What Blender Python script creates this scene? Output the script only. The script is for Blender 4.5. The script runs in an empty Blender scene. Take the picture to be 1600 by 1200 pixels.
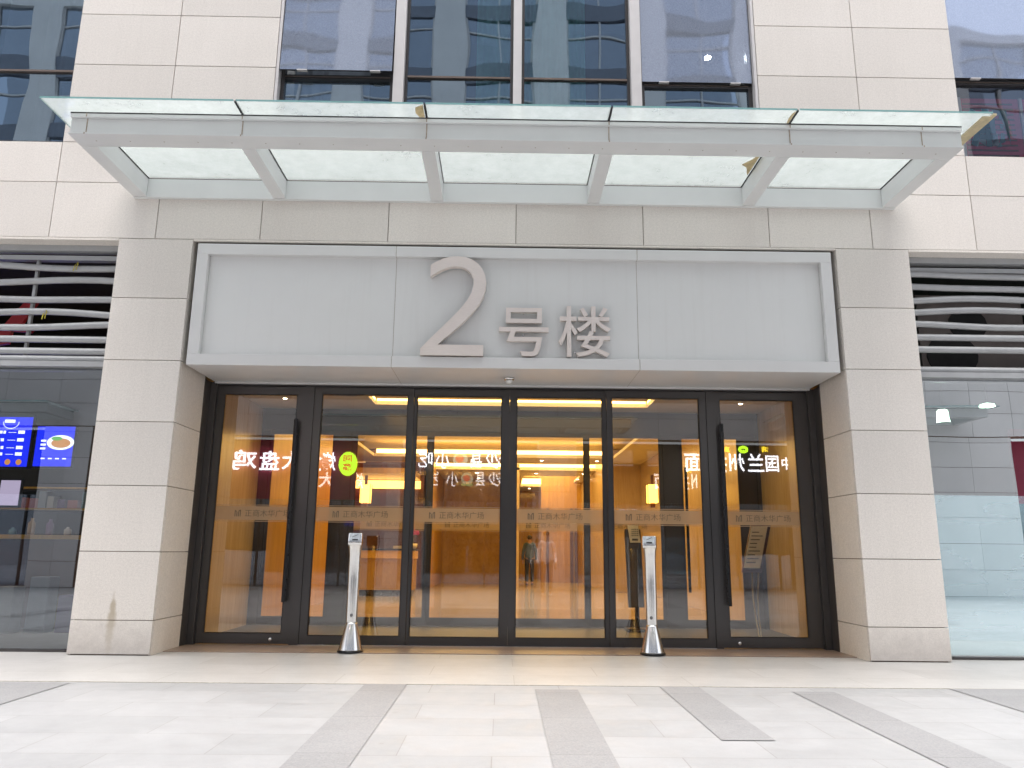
import bpy, math, random
from mathutils import Matrix, Vector
R = math.radians
random.seed(7)
scene = bpy.context.scene
COL = scene.collection

# ------------------------------------------------------------------ camera, world, sun, exposure
cam_data = bpy.data.cameras.new("camera")
cam = bpy.data.objects.new("camera", cam_data)
COL.objects.link(cam)
cam_data.sensor_width = 36.0
cam_data.lens = 26.785
cam_data.clip_end = 1500
cam.matrix_world = (Matrix.Translation((-0.127, -8.813, 1.171)) @ Matrix.Rotation(R(-0.6317), 4, 'Z')
                    @ Matrix.Rotation(R(90 + 12.2995), 4, 'X') @ Matrix.Rotation(R(0.5772), 4, 'Z'))
scene.camera = cam

SUN_EL, SUN_AZ = 83.0, 183.0     # high, from behind the camera
world = bpy.data.worlds.new("World")
scene.world = world
world.use_nodes = True
wn, wl = world.node_tree.nodes, world.node_tree.links
wn.clear()
sky = wn.new("ShaderNodeTexSky")
sky.sky_type = 'NISHITA'
sky.sun_disc = False
sky.sun_elevation = R(SUN_EL)
sky.sun_rotation = R(SUN_AZ)
sky.air_density = 1.0
sky.dust_density = 5.0
hs = wn.new("ShaderNodeHueSaturation")
hs.inputs['Saturation'].default_value = 0.32
bg = wn.new("ShaderNodeBackground")
bg.inputs['Strength'].default_value = 0.15
wo = wn.new("ShaderNodeOutputWorld")
wl.new(sky.outputs[0], hs.inputs['Color'])
wl.new(hs.outputs[0], bg.inputs[0])
wl.new(bg.outputs[0], wo.inputs[0])

sd = bpy.data.lights.new("sun", 'SUN')
sd.energy = 1.25
sd.angle = R(45)
sd.color = (1.0, 0.965, 0.93)
sun = bpy.data.objects.new("sun", sd)
COL.objects.link(sun)
az = R(SUN_AZ)
sdir = Vector((math.sin(az) * math.cos(R(SUN_EL)), math.cos(az) * math.cos(R(SUN_EL)), math.sin(R(SUN_EL))))
sun.rotation_euler = sdir.to_track_quat('Z', 'Y').to_euler()
sun.location = (0, -5, 30)

scene.view_settings.view_transform = 'Standard'
scene.view_settings.look = 'None'
scene.view_settings.gamma = 1
scene.view_settings.exposure = 1.32
scene.cycles.use_denoising = True
scene.cycles.max_bounces = 10
scene.cycles.transparent_max_bounces = 16
scene.cycles.glossy_bounces = 5
scene.cycles.sample_clamp_indirect = 6
scene.cycles.caustics_reflective = False
scene.cycles.caustics_refractive = False

# ------------------------------------------------------------------ materials
class NT:
    def __init__(s, name):
        s.m = bpy.data.materials.new(name)
        s.m.use_nodes = True
        s.n, s.l = s.m.node_tree.nodes, s.m.node_tree.links
        s.n.clear()
        s.out = s.n.new("ShaderNodeOutputMaterial")
        s.tc = None
    def new(s, t, **k):
        o = s.n.new(t)
        for a, b in k.items():
            setattr(o, a, b)
        return o
    def set(s, sock, v):
        if hasattr(v, 'is_linked') or hasattr(v, 'links'):
            s.l.new(v, sock)
        elif isinstance(v, (tuple, list)) and len(v) == 3 and sock.type == 'RGBA':
            sock.default_value = (*v, 1)
        else:
            sock.default_value = v
    def obj(s):
        if s.tc is None:
            s.tc = s.new("ShaderNodeTexCoord")
        return s.tc.outputs['Object']
    def noise(s, scale, detail=3, rough=.55, vec=None, stretch=None, dist=0):
        v = vec or s.obj()
        if stretch:
            mp = s.new("ShaderNodeMapping")
            s.l.new(v, mp.inputs[0])
            mp.inputs['Scale'].default_value = stretch
            v = mp.outputs[0]
        n = s.new("ShaderNodeTexNoise")
        s.l.new(v, n.inputs['Vector'])
        n.inputs['Scale'].default_value = scale
        n.inputs['Detail'].default_value = detail
        n.inputs['Roughness'].default_value = rough
        n.inputs['Distortion'].default_value = dist
        return n.outputs['Fac']
    def rng(s, v, a, b, c, d):
        m = s.new("ShaderNodeMapRange")
        s.set(m.inputs[0], v)
        for i, x in enumerate((a, b, c, d)):
            m.inputs[1 + i].default_value = x
        return m.outputs[0]
    def math(s, op, a, b=0.0):
        m = s.new("ShaderNodeMath", operation=op)
        s.set(m.inputs[0], a); s.set(m.inputs[1], b)
        return m.outputs[0]
    def mix(s, f, a, b, mode='MIX'):
        m = s.new("ShaderNodeMix", data_type='RGBA', blend_type=mode)
        s.set(m.inputs[0], f); s.set(m.inputs[6], a); s.set(m.inputs[7], b)
        return m.outputs[2]
    def bump(s, h, strength=.2, dist=.01):
        b = s.new("ShaderNodeBump")
        b.inputs['Strength'].default_value = strength
        b.inputs['Distance'].default_value = dist
        s.l.new(h, b.inputs['Height'])
        return b.outputs[0]
    def princ(s, col, rough=.5, metal=0., normal=None, **k):
        p = s.new("ShaderNodeBsdfPrincipled")
        s.set(p.inputs['Base Color'], col)
        s.set(p.inputs['Roughness'], rough)
        s.set(p.inputs['Metallic'], metal)
        if normal is not None:
            s.l.new(normal, p.inputs['Normal'])
        for a, b in k.items():
            s.set(p.inputs[a.replace('_', ' ')], b)
        return p.outputs[0]
    def done(s, sh):
        s.l.new(sh, s.out.inputs[0])
        return s.m

def plain(name, col, rough=.5, metal=0., var=.08, scale=6, bump=0., rvar=.05):
    t = NT(name)
    f = t.noise(scale, 4)
    dark = tuple(c * (1 - var) for c in col)
    lite = tuple(min(1, c * (1 + var)) for c in col)
    c = t.mix(t.rng(f, .3, .7, 0, 1), dark, lite)
    r = t.rng(t.noise(scale * 2.3, 3), .3, .7, max(.02, rough - rvar), min(1, rough + rvar))
    nm = t.bump(t.noise(scale * 20, 2), bump, .002) if bump else None
    return t.done(t.princ(c, r, metal, nm))

def emit(name, col, strength):
    t = NT(name)
    e = t.new("ShaderNodeEmission")
    e.inputs[0].default_value = (*col, 1)
    e.inputs[1].default_value = strength
    return t.done(e.outputs[0])

def stone(name, a, b, speck=.13, island=.06, stain=False):
    t = NT(name)
    g = t.new("ShaderNodeNewGeometry")
    base = t.mix(t.rng(t.noise(.9, 4), .3, .7, 0, 1), a, b)
    sp = t.noise(95, 2, .8)
    sp2 = t.noise(38, 3, .7)
    m1 = t.rng(sp, .3, .7, 1 - speck, 1 + speck * .6)
    m2 = t.rng(sp2, .3, .7, 1 - speck * .5, 1 + speck * .4)
    isl = t.rng(g.outputs['Random Per Island'], 0, 1, 1 - island, 1 + island * .5)
    streak = t.rng(t.noise(3.0, 3, .6, stretch=(3.5, 3.5, .25)), .35, .75, 1.008, .982)
    v = t.math('MULTIPLY', t.math('MULTIPLY', m1, m2), t.math('MULTIPLY', isl, streak))
    cc = t.new("ShaderNodeCombineColor")
    for i in range(3):
        t.l.new(v, cc.inputs[i])
    c = t.mix(1.0, base, cc.outputs[0], 'MULTIPLY')
    if stain:
        # splash-back dirt of the lowest course and one brown run mark
        sx = t.new("ShaderNodeSeparateXYZ")
        t.l.new(t.obj(), sx.inputs[0])
        z = sx.outputs[2]
        d = t.rng(t.math('ADD', z, t.rng(t.noise(7, 4, .7), .2, .8, -.16, .16)), .0, .42, .55, 0)
        c = t.mix(d, c, (.40, .365, .345))
        dx = t.math('MULTIPLY', t.math('ABSOLUTE', t.math('ADD', sx.outputs[0], 4.42)), 1.0)
        wob = t.rng(t.noise(14, 3), .3, .7, -.012, .012)
        half = t.math('MULTIPLY', t.rng(z, .40, .70, 1, .1), t.rng(z, .0, .40, .55, 1))
        mx = t.rng(t.math('DIVIDE', t.math('ADD', dx, wob), half), .02, .065, 1, 0)
        mz = t.rng(z, .55, .70, 1, 0)
        c = t.mix(t.math('MULTIPLY', t.math('MULTIPLY', mx, mz), t.rng(z, .05, .45, .15, .75)), c, (.40, .33, .23))
    return t.done(t.princ(c, .72, 0, t.bump(sp, .12, .003), Specular_IOR_Level=.25))

def glass(name, tint, base=.08, k=1.0, gcol=(1, 1, 1), wav=0., wscale=1.2, rough=0.):
    t = NT(name)
    tr = t.new("ShaderNodeBsdfTransparent")
    tr.inputs[0].default_value = (*tint, 1)
    gl = t.new("ShaderNodeBsdfGlossy")
    gl.inputs['Roughness'].default_value = rough
    gl.inputs['Color'].default_value = (*gcol, 1)
    fr = t.new("ShaderNodeFresnel")
    fr.inputs['IOR'].default_value = 1.5
    if wav:
        nm = t.bump(t.noise(wscale, 1, .4), wav, .05)
        t.l.new(nm, gl.inputs['Normal'])
    f = t.math('ADD', t.math('MULTIPLY', fr.outputs[0], k), base)
    f.node.use_clamp = True
    mx = t.new("ShaderNodeMixShader")
    t.l.new(f, mx.inputs[0]); t.l.new(tr.outputs[0], mx.inputs[1]); t.l.new(gl.outputs[0], mx.inputs[2])
    return t.done(mx.outputs[0])

M = {}
M['stone'] = stone("beige_granite", (.765, .72, .672), (.80, .755, .708), stain=True)
M['stone_side'] = stone("beige_granite_return", (.77, .725, .67), (.81, .765, .71))
M['joint'] = plain("joint_mortar", (.24, .165, .12), .9, var=.2)
M['opp_stone'] = stone("grey_granite", (.76, .74, .73), (.82, .80, .79))
M['panel'] = plain("pale_grey_metal", (.70, .70, .70), .38, .0, var=.02, scale=1.5)
M['panel2'] = plain("pale_grey_metal_recess", (.75, .75, .75), .36, .15, var=.04, scale=1.1)
def panel_mat():
    t = NT("buckled_grey_panel")
    c = t.mix(t.rng(t.noise(1.0, 5, .6), .3, .7, 0, 1), (.74, .745, .74), (.77, .775, .77))
    st = t.rng(t.noise(2.5, 5, .65, stretch=(4, 1, .15)), .52, .75, 0, .10)
    c = t.mix(st, c, (.5, .47, .43))
    return t.done(t.princ(c, .34, .15, t.bump(t.noise(.9, 2, .4), .35, .03)))
M['panel2'] = panel_mat()
M['canopy'] = plain("canopy_grey_paint", (.72, .73, .73), .36, .0, var=.03, scale=2)
M['mullion'] = plain("white_grey_mullion", (.62, .60, .60), .45, var=.03)
M['bronze'] = plain("dark_bronze_frame", (.075, .070, .070), .26, .45, var=.02, scale=1, rvar=.01)
M['jamb'] = plain("dark_jamb_panel", (.085, .078, .075), .30, .3, var=.03, scale=1, rvar=.015)
M['black'] = plain("black_metal", (.012, .012, .014), .3, .3)
M['gasket'] = plain("black_gasket", (.015, .015, .017), .7)
M['seal'] = plain("aged_sealant", (.42, .34, .27), .8, var=.25, scale=30)
M['seal_grey'] = plain("grey_sealant", (.45, .42, .38), .8, var=.15, scale=30)
M['transom'] = plain("bronze_transom", (.17, .13, .11), .35, .5)
M['louvre'] = plain("grey_louvre", (.40, .41, .42), .38, .2, var=.06, scale=8)
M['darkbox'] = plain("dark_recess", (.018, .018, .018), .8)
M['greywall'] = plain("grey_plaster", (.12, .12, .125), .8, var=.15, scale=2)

def brushed(name, col, rough, stretch, metal=1.0, str_=.12):
    t = NT(name)
    n = t.noise(40, 3, .7, stretch=stretch)
    c = t.mix(t.rng(n, .3, .7, 0, 1), tuple(x * .93 for x in col), col)
    r = t.rng(n, .3, .7, rough - .03, rough + .04)
    return t.done(t.princ(c, r, metal, t.bump(n, str_, .001)))
M['letter'] = brushed("brushed_champagne_steel", (.98, .88, .81), .32, (.4, 6, 6), .65)
M['letter_side'] = M['letter']
M['steel'] = brushed("brushed_stainless", (.84, .83, .81), .17, (3, 3, .15), 1.0, .0)

# pavement
def paving():
    t = NT("white_granite_paving")
    bk = t.new("ShaderNodeTexBrick")
    mp = t.new("ShaderNodeMapping")
    mp.inputs['Location'].default_value = (.17, .03, 0)
    t.l.new(t.obj(), mp.inputs[0])
    t.l.new(mp.outputs[0], bk.inputs['Vector'])
    bk.inputs['Scale'].default_value = 1
    bk.offset = .5
    bk.inputs['Brick Width'].default_value = 1.11
    bk.inputs['Row Height'].default_value = .5
    bk.inputs['Mortar Size'].default_value = .004
    bk.inputs['Mortar Smooth'].default_value = .3
    bk.inputs['Bias'].default_value = 0
    bk.inputs['Color1'].default_value = (.31, .313, .32, 1)
    bk.inputs['Color2'].default_value = (.35, .352, .36, 1)
    bk.inputs['Mortar'].default_value = (.245, .24, .235, 1)
    blot = t.rng(t.noise(1.3, 6, .72), .3, .75, 1.03, .88)
    fine = t.rng(t.noise(70, 2, .8), .3, .7, .96, 1.03)
    v = t.math('MULTIPLY', blot, fine)
    cc = t.new("ShaderNodeCombineColor")
    for i in range(3): t.l.new(v, cc.inputs[i])
    c = t.mix(1, bk.outputs[0], cc.outputs[0], 'MULTIPLY')
    vo = t.new("ShaderNodeTexVoronoi"); vo.inputs['Scale'].default_value = 2.3
    t.l.new(t.obj(), vo.inputs['Vector'])
    gum = t.rng(vo.outputs['Distance'], .025, .05, .38, 0)
    c = t.mix(gum, c, (.22, .21, .20))
    scuff = t.rng(t.noise(2.0, 7, .75, stretch=(.5, 2.2, 1)), .57, .72, 0, .30)
    c = t.mix(scuff, c, (.27, .265, .26))
    return t.done(t.princ(c, t.rng(t.noise(5, 3), .3, .7, .45, .65), 0, t.bump(t.noise(60, 2), .08, .002)))
M['paving'] = paving()
def tilemat(name, c1, c2, mort, w, h, rough, speck=.08, off=0., blot=.1):
    t = NT(name)
    bk = t.new("ShaderNodeTexBrick")
    t.l.new(t.obj(), bk.inputs['Vector'])
    bk.inputs['Scale'].default_value = 1
    bk.offset = off
    bk.inputs['Brick Width'].default_value = w
    bk.inputs['Row Height'].default_value = h
    bk.inputs['Mortar Size'].default_value = .004
    bk.inputs['Bias'].default_value = 0
    bk.inputs['Color1'].default_value = (*c1, 1)
    bk.inputs['Color2'].default_value = (*c2, 1)
    bk.inputs['Mortar'].default_value = (*mort, 1)
    v = t.math('MULTIPLY', t.rng(t.noise(80, 2, .8), .3, .7, 1 - speck, 1 + speck),
               t.rng(t.noise(2.2, 5, .7), .3, .75, 1.02, 1 - blot))
    cc = t.new("ShaderNodeCombineColor")
    for i in range(3): t.l.new(v, cc.inputs[i])
    c = t.mix(1, bk.outputs[0], cc.outputs[0], 'MULTIPLY')
    return t.done(t.princ(c, rough, 0, t.bump(t.noise(60, 2), .06, .002)))
M['stripe'] = tilemat("grey_granite_stripe", (.235, .235, .24), (.265, .265, .272), (.185, .185, .185), 40, 1.0, .6, .16)
M['apron'] = tilemat("warm_granite_apron", (.42, .41, .40), (.46, .45, .44), (.34, .325, .31), 1.6, .56, .45, .06, .5, .14)
M['thresh'] = tilemat("brown_granite_threshold", (.26, .19, .15), (.31, .235, .19), (.2, .15, .12), 1.2, 3, .35, .25)
M['lobby_floor'] = tilemat("polished_beige_floor", (.58, .47, .28), (.63, .51, .31), (.42, .30, .19), 1.2, 1.2, .10, .05)
M['vest_floor'] = tilemat("grey_entrance_mat", (.07, .065, .06), (.09, .085, .08), (.05, .05, .05), 1.2, 1.2, .5, .2)

def veined(name, a, b, c, rough, stretch=(5, 5, .35), scale=1.6):
    t = NT(name)
    n = t.noise(scale, 6, .62, stretch=stretch, dist=.5)
    n2 = t.noise(scale * 4, 4, .6, stretch=stretch)
    c1 = t.mix(t.rng(n, .33, .68, 0, 1), a, b)
    c1 = t.mix(t.rng(n2, .48, .75, 0, .55), c1, c)
    sep = t.new("ShaderNodeSeparateXYZ"); t.l.new(t.obj(), sep.inputs[0])
    return t.done(t.princ(c1, rough))
M['wood'] = veined("golden_wood_veneer", (.44, .235, .022), (.60, .34, .045), (.27, .125, .012), .32)
M['marble'] = veined("beige_travertine", (.56, .42, .26), (.66, .51, .33), (.40, .27, .14), .25)
M['gold_stone'] = veined("gold_brown_marble", (.46, .27, .05), (.60, .38, .09), (.30, .15, .03), .22, (2.2, 2.2, 1.2), 2.0)
M['glow_band'] = plain('golden_veneer_painted_glow', (.78, .47, .07), .35)  # lit golden wood of the desk band, its glow painted in as brighter colour
M['brown'] = plain("dark_brown_wood", (.10, .035, .015), .4, var=.2)
M['ceiling'] = plain("warm_white_ceiling", (.74, .66, .54), .8, var=.02)
M['cove'] = emit("cove_light", (1.0, .56, .13), 5.5)
M['downlight'] = emit("downlight_lens", (1.0, .78, .48), 14.0)
M['lampshade'] = emit("glowing_lamp_shade", (1.0, .50, .08), 3.2)
M['warmstrip'] = emit("warm_strip", (1.0, .50, .10), 2.6)

M['door_glass'] = glass("door_glass", (.92, .89, .84), .10, .9)
M['inner_glass'] = glass("inner_door_glass", (.93, .92, .90), .09, .9)
M['win_glass'] = glass("bluish_window_glass", (.74, .83, .86), .27, 1.2, (.66, .84, 1.0), wav=.16, wscale=.9)
M['shop_glass'] = glass("shop_glass", (.70, .74, .76), .17, 1.2, (.86, .93, 1.0), wav=.04, wscale=.7)
M['clear_win_glass'] = glass('clear_window_glass', (.9, .92, .95), .14, 1.0, (.8, .88, 1.0), wav=.1)
M['shop_glass_right'] = glass('pale_shop_glass', (.80, .86, .88), .46, 1.2, (.92, .97, 1.0), wav=.04, wscale=.7)
M['opp_glass'] = glass("opposite_window_glass", (.3, .35, .42), .35, 1.2, (.75, .85, 1.0), wav=.02)
def mesh_sash():
    t = NT("mesh_film_glass")
    tr = t.new("ShaderNodeBsdfTransparent"); tr.inputs[0].default_value = (.5, .55, .6, 1)
    gl = t.new("ShaderNodeBsdfGlossy"); gl.inputs['Roughness'].default_value = .03
    gl.inputs['Color'].default_value = (.62, .72, .95, 1)
    t.l.new(t.bump(t.noise(.9, 1, .4), .16, .05), gl.inputs['Normal'])
    df = t.new("ShaderNodeBsdfDiffuse")
    c = t.mix(t.rng(t.noise(55, 3, .8), .35, .65, 0, 1), (.33, .37, .43), (.47, .51, .58))
    t.l.new(c, df.inputs[0])
    m1 = t.new("ShaderNodeMixShader"); m1.inputs[0].default_value = .58
    t.l.new(tr.outputs[0], m1.inputs[1]); t.l.new(df.outputs[0], m1.inputs[2])
    m2 = t.new("ShaderNodeMixShader"); m2.inputs[0].default_value = .36
    t.l.new(m1.outputs[0], m2.inputs[1]); t.l.new(gl.outputs[0], m2.inputs[2])
    return t.done(m2.outputs[0])
M['mesh_glass'] = mesh_sash()
def canopy_glass():
    t = NT("milky_laminated_glass")
    tr = t.new("ShaderNodeBsdfTransparent"); tr.inputs[0].default_value = (.74, .79, .79, 1)
    tl = t.new("ShaderNodeBsdfTranslucent")
    c = t.mix(t.rng(t.noise(1.1, 6, .75, stretch=(1, 2.0, 1)), .3, .75, 0, 1), (.66, .68, .675), (.60, .625, .62))
    t.l.new(c, tl.inputs[0])
    gl = t.new("ShaderNodeBsdfGlossy"); gl.inputs['Roughness'].default_value = .05
    m1 = t.new("ShaderNodeMixShader")
    t.l.new(t.rng(t.noise(2.2, 6, .8), .3, .7, .28, .42), m1.inputs[0])
    t.l.new(tr.outputs[0], m1.inputs[1]); t.l.new(tl.outputs[0], m1.inputs[2])
    m2 = t.new("ShaderNodeMixShader"); m2.inputs[0].default_value = .08
    t.l.new(m1.outputs[0], m2.inputs[1]); t.l.new(gl.outputs[0], m2.inputs[2])
    return t.done(m2.outputs[0])
M['canopy_glass'] = canopy_glass()
M['glass_edge'] = plain("green_glass_edge", (.22, .42, .42), .2)
def frosted(name, col, tr_w, tint):
    t = NT(name)
    tr = t.new("ShaderNodeBsdfTransparent"); tr.inputs[0].default_value = (*tint, 1)
    df = t.new("ShaderNodeBsdfDiffuse"); df.inputs[0].default_value = (*col, 1)
    tl = t.new("ShaderNodeBsdfTranslucent"); tl.inputs[0].default_value = (*col, 1)
    m0 = t.new("ShaderNodeMixShader"); m0.inputs[0].default_value = .5
    t.l.new(df.outputs[0], m0.inputs[1]); t.l.new(tl.outputs[0], m0.inputs[2])
    m = t.new("ShaderNodeMixShader")
    t.l.new(t.rng(t.noise(2, 3), .3, .7, tr_w - .04, tr_w + .04), m.inputs[0])
    t.l.new(m0.outputs[0], m.inputs[1]); t.l.new(tr.outputs[0], m.inputs[2])
    return t.done(m.outputs[0])
M['frost'] = frosted("frosted_band", (.66, .55, .42), .42, (1, .93, .82))
def film():
    t = NT("aqua_window_film")
    df = t.new("ShaderNodeBsdfDiffuse")
    t.l.new(t.mix(t.rng(t.noise(1.5, 3, stretch=(.5, 1, 2)), .3, .7, 0, 1), (.30, .47, .53), (.36, .52, .58)), df.inputs[0])
    gl = t.new("ShaderNodeBsdfGlossy"); gl.inputs['Roughness'].default_value = .0
    gl.inputs['Color'].default_value = (.85, .97, 1, 1)
    m = t.new("ShaderNodeMixShader"); m.inputs[0].default_value = .6
    t.l.new(df.outputs[0], m.inputs[1]); t.l.new(gl.outputs[0], m.inputs[2])
    return t.done(m.outputs[0])
M['film'] = film()
M['ink'] = plain("band_lettering", (.13, .12, .09), .6)
M['curtain'] = plain("teal_curtain", (.32, .64, .62), .9, var=.12, scale=3)
M['sheer'] = plain("pale_curtain", (.42, .46, .52), .9, var=.1, scale=3)
M['red'] = plain("dark_red_panel", (.36, .03, .07), .5)
M['teal_ink'] = plain("teal_print", (.05, .20, .23), .6)
M['teal_line'] = plain("pale_teal_print", (.30, .42, .44), .6)
M['white'] = plain("white_paint", (.78, .78, .78), .5)
M['paper'] = plain("paper", (.90, .80, .60), .7)
M['leaf'] = plain("leaf_green", (.05, .10, .03), .6)
M['orchid'] = plain("magenta_petals", (.50, .03, .22), .6)
M['tan'] = plain("yellowed_edge_tape", (.55, .47, .30), .6, var=.2, scale=12)
M['rustmark'] = plain("yellowed_stain", (.62, .50, .28), .7, var=.3, scale=14)
M['sign_white'] = emit("lit_white_letter", (.93, .93, 1.0), 3.6)
M['sign_green'] = emit("lit_green_disc", (.55, .95, .03), 3.2)
M['sign_yellow'] = emit("lit_yellow_letter", (1.0, .72, .03), 3.5)
M['sign_red'] = emit("lit_red_letter", (.9, .12, .02), 2.2)
M['screen_blue'] = emit("blue_menu_screen", (.015, .03, .80), .8)
M['screen_white'] = emit("white_menu_marks", (.85, .9, 1.0), .9)
M['screen_pink'] = emit("pink_menu_screen", (.75, .62, .85), .4)
M['lamp_warm'] = emit("warm_bulb", (1.0, .75, .35), 10)
M['food'] = emit("food_picture", (.75, .33, .10), .55)
M['food_g'] = emit("food_garnish", (.15, .6, .12), .5)
M['bright_lens'] = emit('bright_lens', (.95, 1, 1), 120)
M['lens_green'] = emit("green_lamp_glow", (.7, 1.0, .75), 5)

# ------------------------------------------------------------------ mesh helpers
def wloc(o):
    v = Vector((0, 0, 0))
    while o is not None:
        v += o.location
        o = o.parent
    return v

class MB:
    def __init__(s):
        s.v, s.f, s.sm = [], [], []
    def add(s, vs, fs, smooth=False):
        n = len(s.v)
        s.v += [tuple(v) for v in vs]
        s.f += [tuple(i + n for i in f) for f in fs]
        s.sm += [smooth] * len(fs)
        return s
    def box(s, x0, x1, y0, y1, z0, z1):
        x0, x1 = min(x0, x1), max(x0, x1); y0, y1 = min(y0, y1), max(y0, y1); z0, z1 = min(z0, z1), max(z0, z1)
        return s.add([(x0, y0, z0), (x1, y0, z0), (x1, y1, z0), (x0, y1, z0), (x0, y0, z1), (x1, y0, z1), (x1, y1, z1), (x0, y1, z1)],
              [(0, 3, 2, 1), (4, 5, 6, 7), (0, 1, 5, 4), (1, 2, 6, 5), (2, 3, 7, 6), (3, 0, 4, 7)])
    def cbox(s, x0, x1, y0, y1, z0, z1, b=.006):
        """box whose front (-y) edges are chamfered"""
        vs = [(x0, y1, z0), (x1, y1, z0), (x1, y1, z1), (x0, y1, z1),
              (x0, y0 + b, z0), (x1, y0 + b, z0), (x1, y0 + b, z1), (x0, y0 + b, z1),
              (x0 + b, y0, z0 + b), (x1 - b, y0, z0 + b), (x1 - b, y0, z1 - b), (x0 + b, y0, z1 - b)]
        fs = [(0, 3, 2, 1), (0, 1, 5, 4), (1, 2, 6, 5), (2, 3, 7, 6), (3, 0, 4, 7),
              (4, 5, 9, 8), (5, 6, 10, 9), (6, 7, 11, 10), (7, 4, 8, 11), (8, 9, 10, 11)]
        return s.add(vs, fs)
    def prism(s, pts, d0, d1, axis='y'):
        n = len(pts)
        def P(a, b, d):
            return {'y': (a, d, b), 'x': (d, a, b), 'z': (a, b, d)}[axis]
        vs = [P(a, b, d0) for a, b in pts] + [P(a, b, d1) for a, b in pts]
        fs = [tuple(range(n)), tuple(reversed(range(n, 2 * n)))]
        fs += [(i, i + n, (i + 1) % n + n, (i + 1) % n) for i in range(n)]
        return s.add(vs, fs)
    def lathe(s, prof, c=(0, 0, 0), n=28, smooth=True):
        vs, fs = [], []
        for r, z in prof:
            for k in range(n):
                a = 2 * math.pi * k / n
                vs.append((c[0] + r * math.cos(a), c[1] + r * math.sin(a), c[2] + z))
        for i in range(len(prof) - 1):
            for k in range(n):
                a, b = i * n + k, i * n + (k + 1) % n
                fs.append((a, b, b + n, a + n))
        fs.append(tuple(reversed(range(n))))
        fs.append(tuple(range((len(prof) - 1) * n, len(prof) * n)))
        return s.add(vs, fs, smooth)
    def tube(s, pts, r, n=8):
        pts = [Vector(p) for p in pts]
        vs, fs = [], []
        for i, p in enumerate(pts):
            d = (pts[min(i + 1, len(pts) - 1)] - pts[max(i - 1, 0)]).normalized()
            u = d.cross(Vector((0, 0, 1)) if abs(d.z) < .9 else Vector((1, 0, 0))).normalized()
            w = d.cross(u)
            rr = r[i] if isinstance(r, (list, tuple)) else r
            for k in range(n):
                a = 2 * math.pi * k / n
                vs.append(p + u * math.cos(a) * rr + w * math.sin(a) * rr)
        for i in range(len(pts) - 1):
            for k in range(n):
                a, b = i * n + k, i * n + (k + 1) % n
                fs.append((a, b, b + n, a + n))
        fs.append(tuple(range(n))); fs.append(tuple(reversed(range(len(vs) - n, len(vs)))))
        return s.add(vs, fs, True)
    def sphere(s, c, r, n=12, sq=(1, 1, 1)):
        vs, fs = [], []
        for i in range(n + 1):
            t = math.pi * i / n
            for k in range(2 * n):
                a = math.pi * k / n
                vs.append((c[0] + r * sq[0] * math.sin(t) * math.cos(a), c[1] + r * sq[1] * math.sin(t) * math.sin(a), c[2] + r * sq[2] * math.cos(t)))
        for i in range(n):
            for k in range(2 * n):
                a, b = i * 2 * n + k, i * 2 * n + (k + 1) % (2 * n)
                fs.append((a, a + 2 * n, b + 2 * n, b))
        return s.add(vs, fs, True)
    def build(s, name, mat, parent=None, bevel=0):
        o0 = wloc(parent) if parent else Vector((0, 0, 0))
        me = bpy.data.meshes.new(name)
        me.from_pydata([(v[0] - o0.x, v[1] - o0.y, v[2] - o0.z) for v in s.v], [], s.f)
        me.validate()
        me.materials.append(M[mat] if isinstance(mat, str) else mat)
        for p, q in zip(me.polygons, s.sm):
            p.use_smooth = q
        o = bpy.data.objects.new(name, me)
        COL.objects.link(o)
        o.parent = parent
        if bevel:
            b = o.modifiers.new("bevel", 'BEVEL'); b.width = bevel; b.segments = 2; b.limit_method = 'ANGLE'
        return o

def tag(o, label=None, cat=None, group=None, kind=None):
    if label: o['label'] = label
    if cat: o['category'] = cat
    if group: o['group'] = group
    if kind: o['kind'] = kind
    return o

def empty(name, loc, label, cat, group=None):
    o = bpy.data.objects.new(name, None)
    o.location = loc
    o.empty_display_size = .2
    COL.objects.link(o)
    return tag(o, label, cat, group)

def copy_tree(o, parent=None):
    c = o.copy(); COL.objects.link(c); c.parent = parent
    for ch in list(o.children):
        copy_tree(ch, c)
    return c

def text_mb(body, x0, x1, z0, z1, y0, y1, bold=0.0, flip=False):
    """lettering fitted to the box x0..x1, z0..z1, between depths y0 (front) and y1"""
    cu = bpy.data.curves.new("t", 'FONT')
    cu.body = body
    cu.size = 1
    cu.offset = bold
    cu.extrude = .5
    cu.resolution_u = 4
    ob = bpy.data.objects.new("t", cu)
    COL.objects.link(ob)
    dg = bpy.context.evaluated_depsgraph_get()
    me = bpy.data.meshes.new_from_object(ob.evaluated_get(dg))
    vs = [v.co.copy() for v in me.vertices]
    fs = [tuple(p.vertices) for p in me.polygons]
    bpy.data.objects.remove(ob); bpy.data.curves.remove(cu); bpy.data.meshes.remove(me)
    ax, bx = min(v.x for v in vs), max(v.x for v in vs)
    ay, by = min(v.y for v in vs), max(v.y for v in vs)
    mb = MB()
    out = []
    for v in vs:
        u = (v.x - ax) / (bx - ax); w = (v.y - ay) / (by - ay)
        if flip: u = 1 - u
        out.append((x0 + u * (x1 - x0), y0 if v.z > 0 else y1, z0 + w * (z1 - z0)))
    mb.add(out, fs)
    return mb

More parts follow.
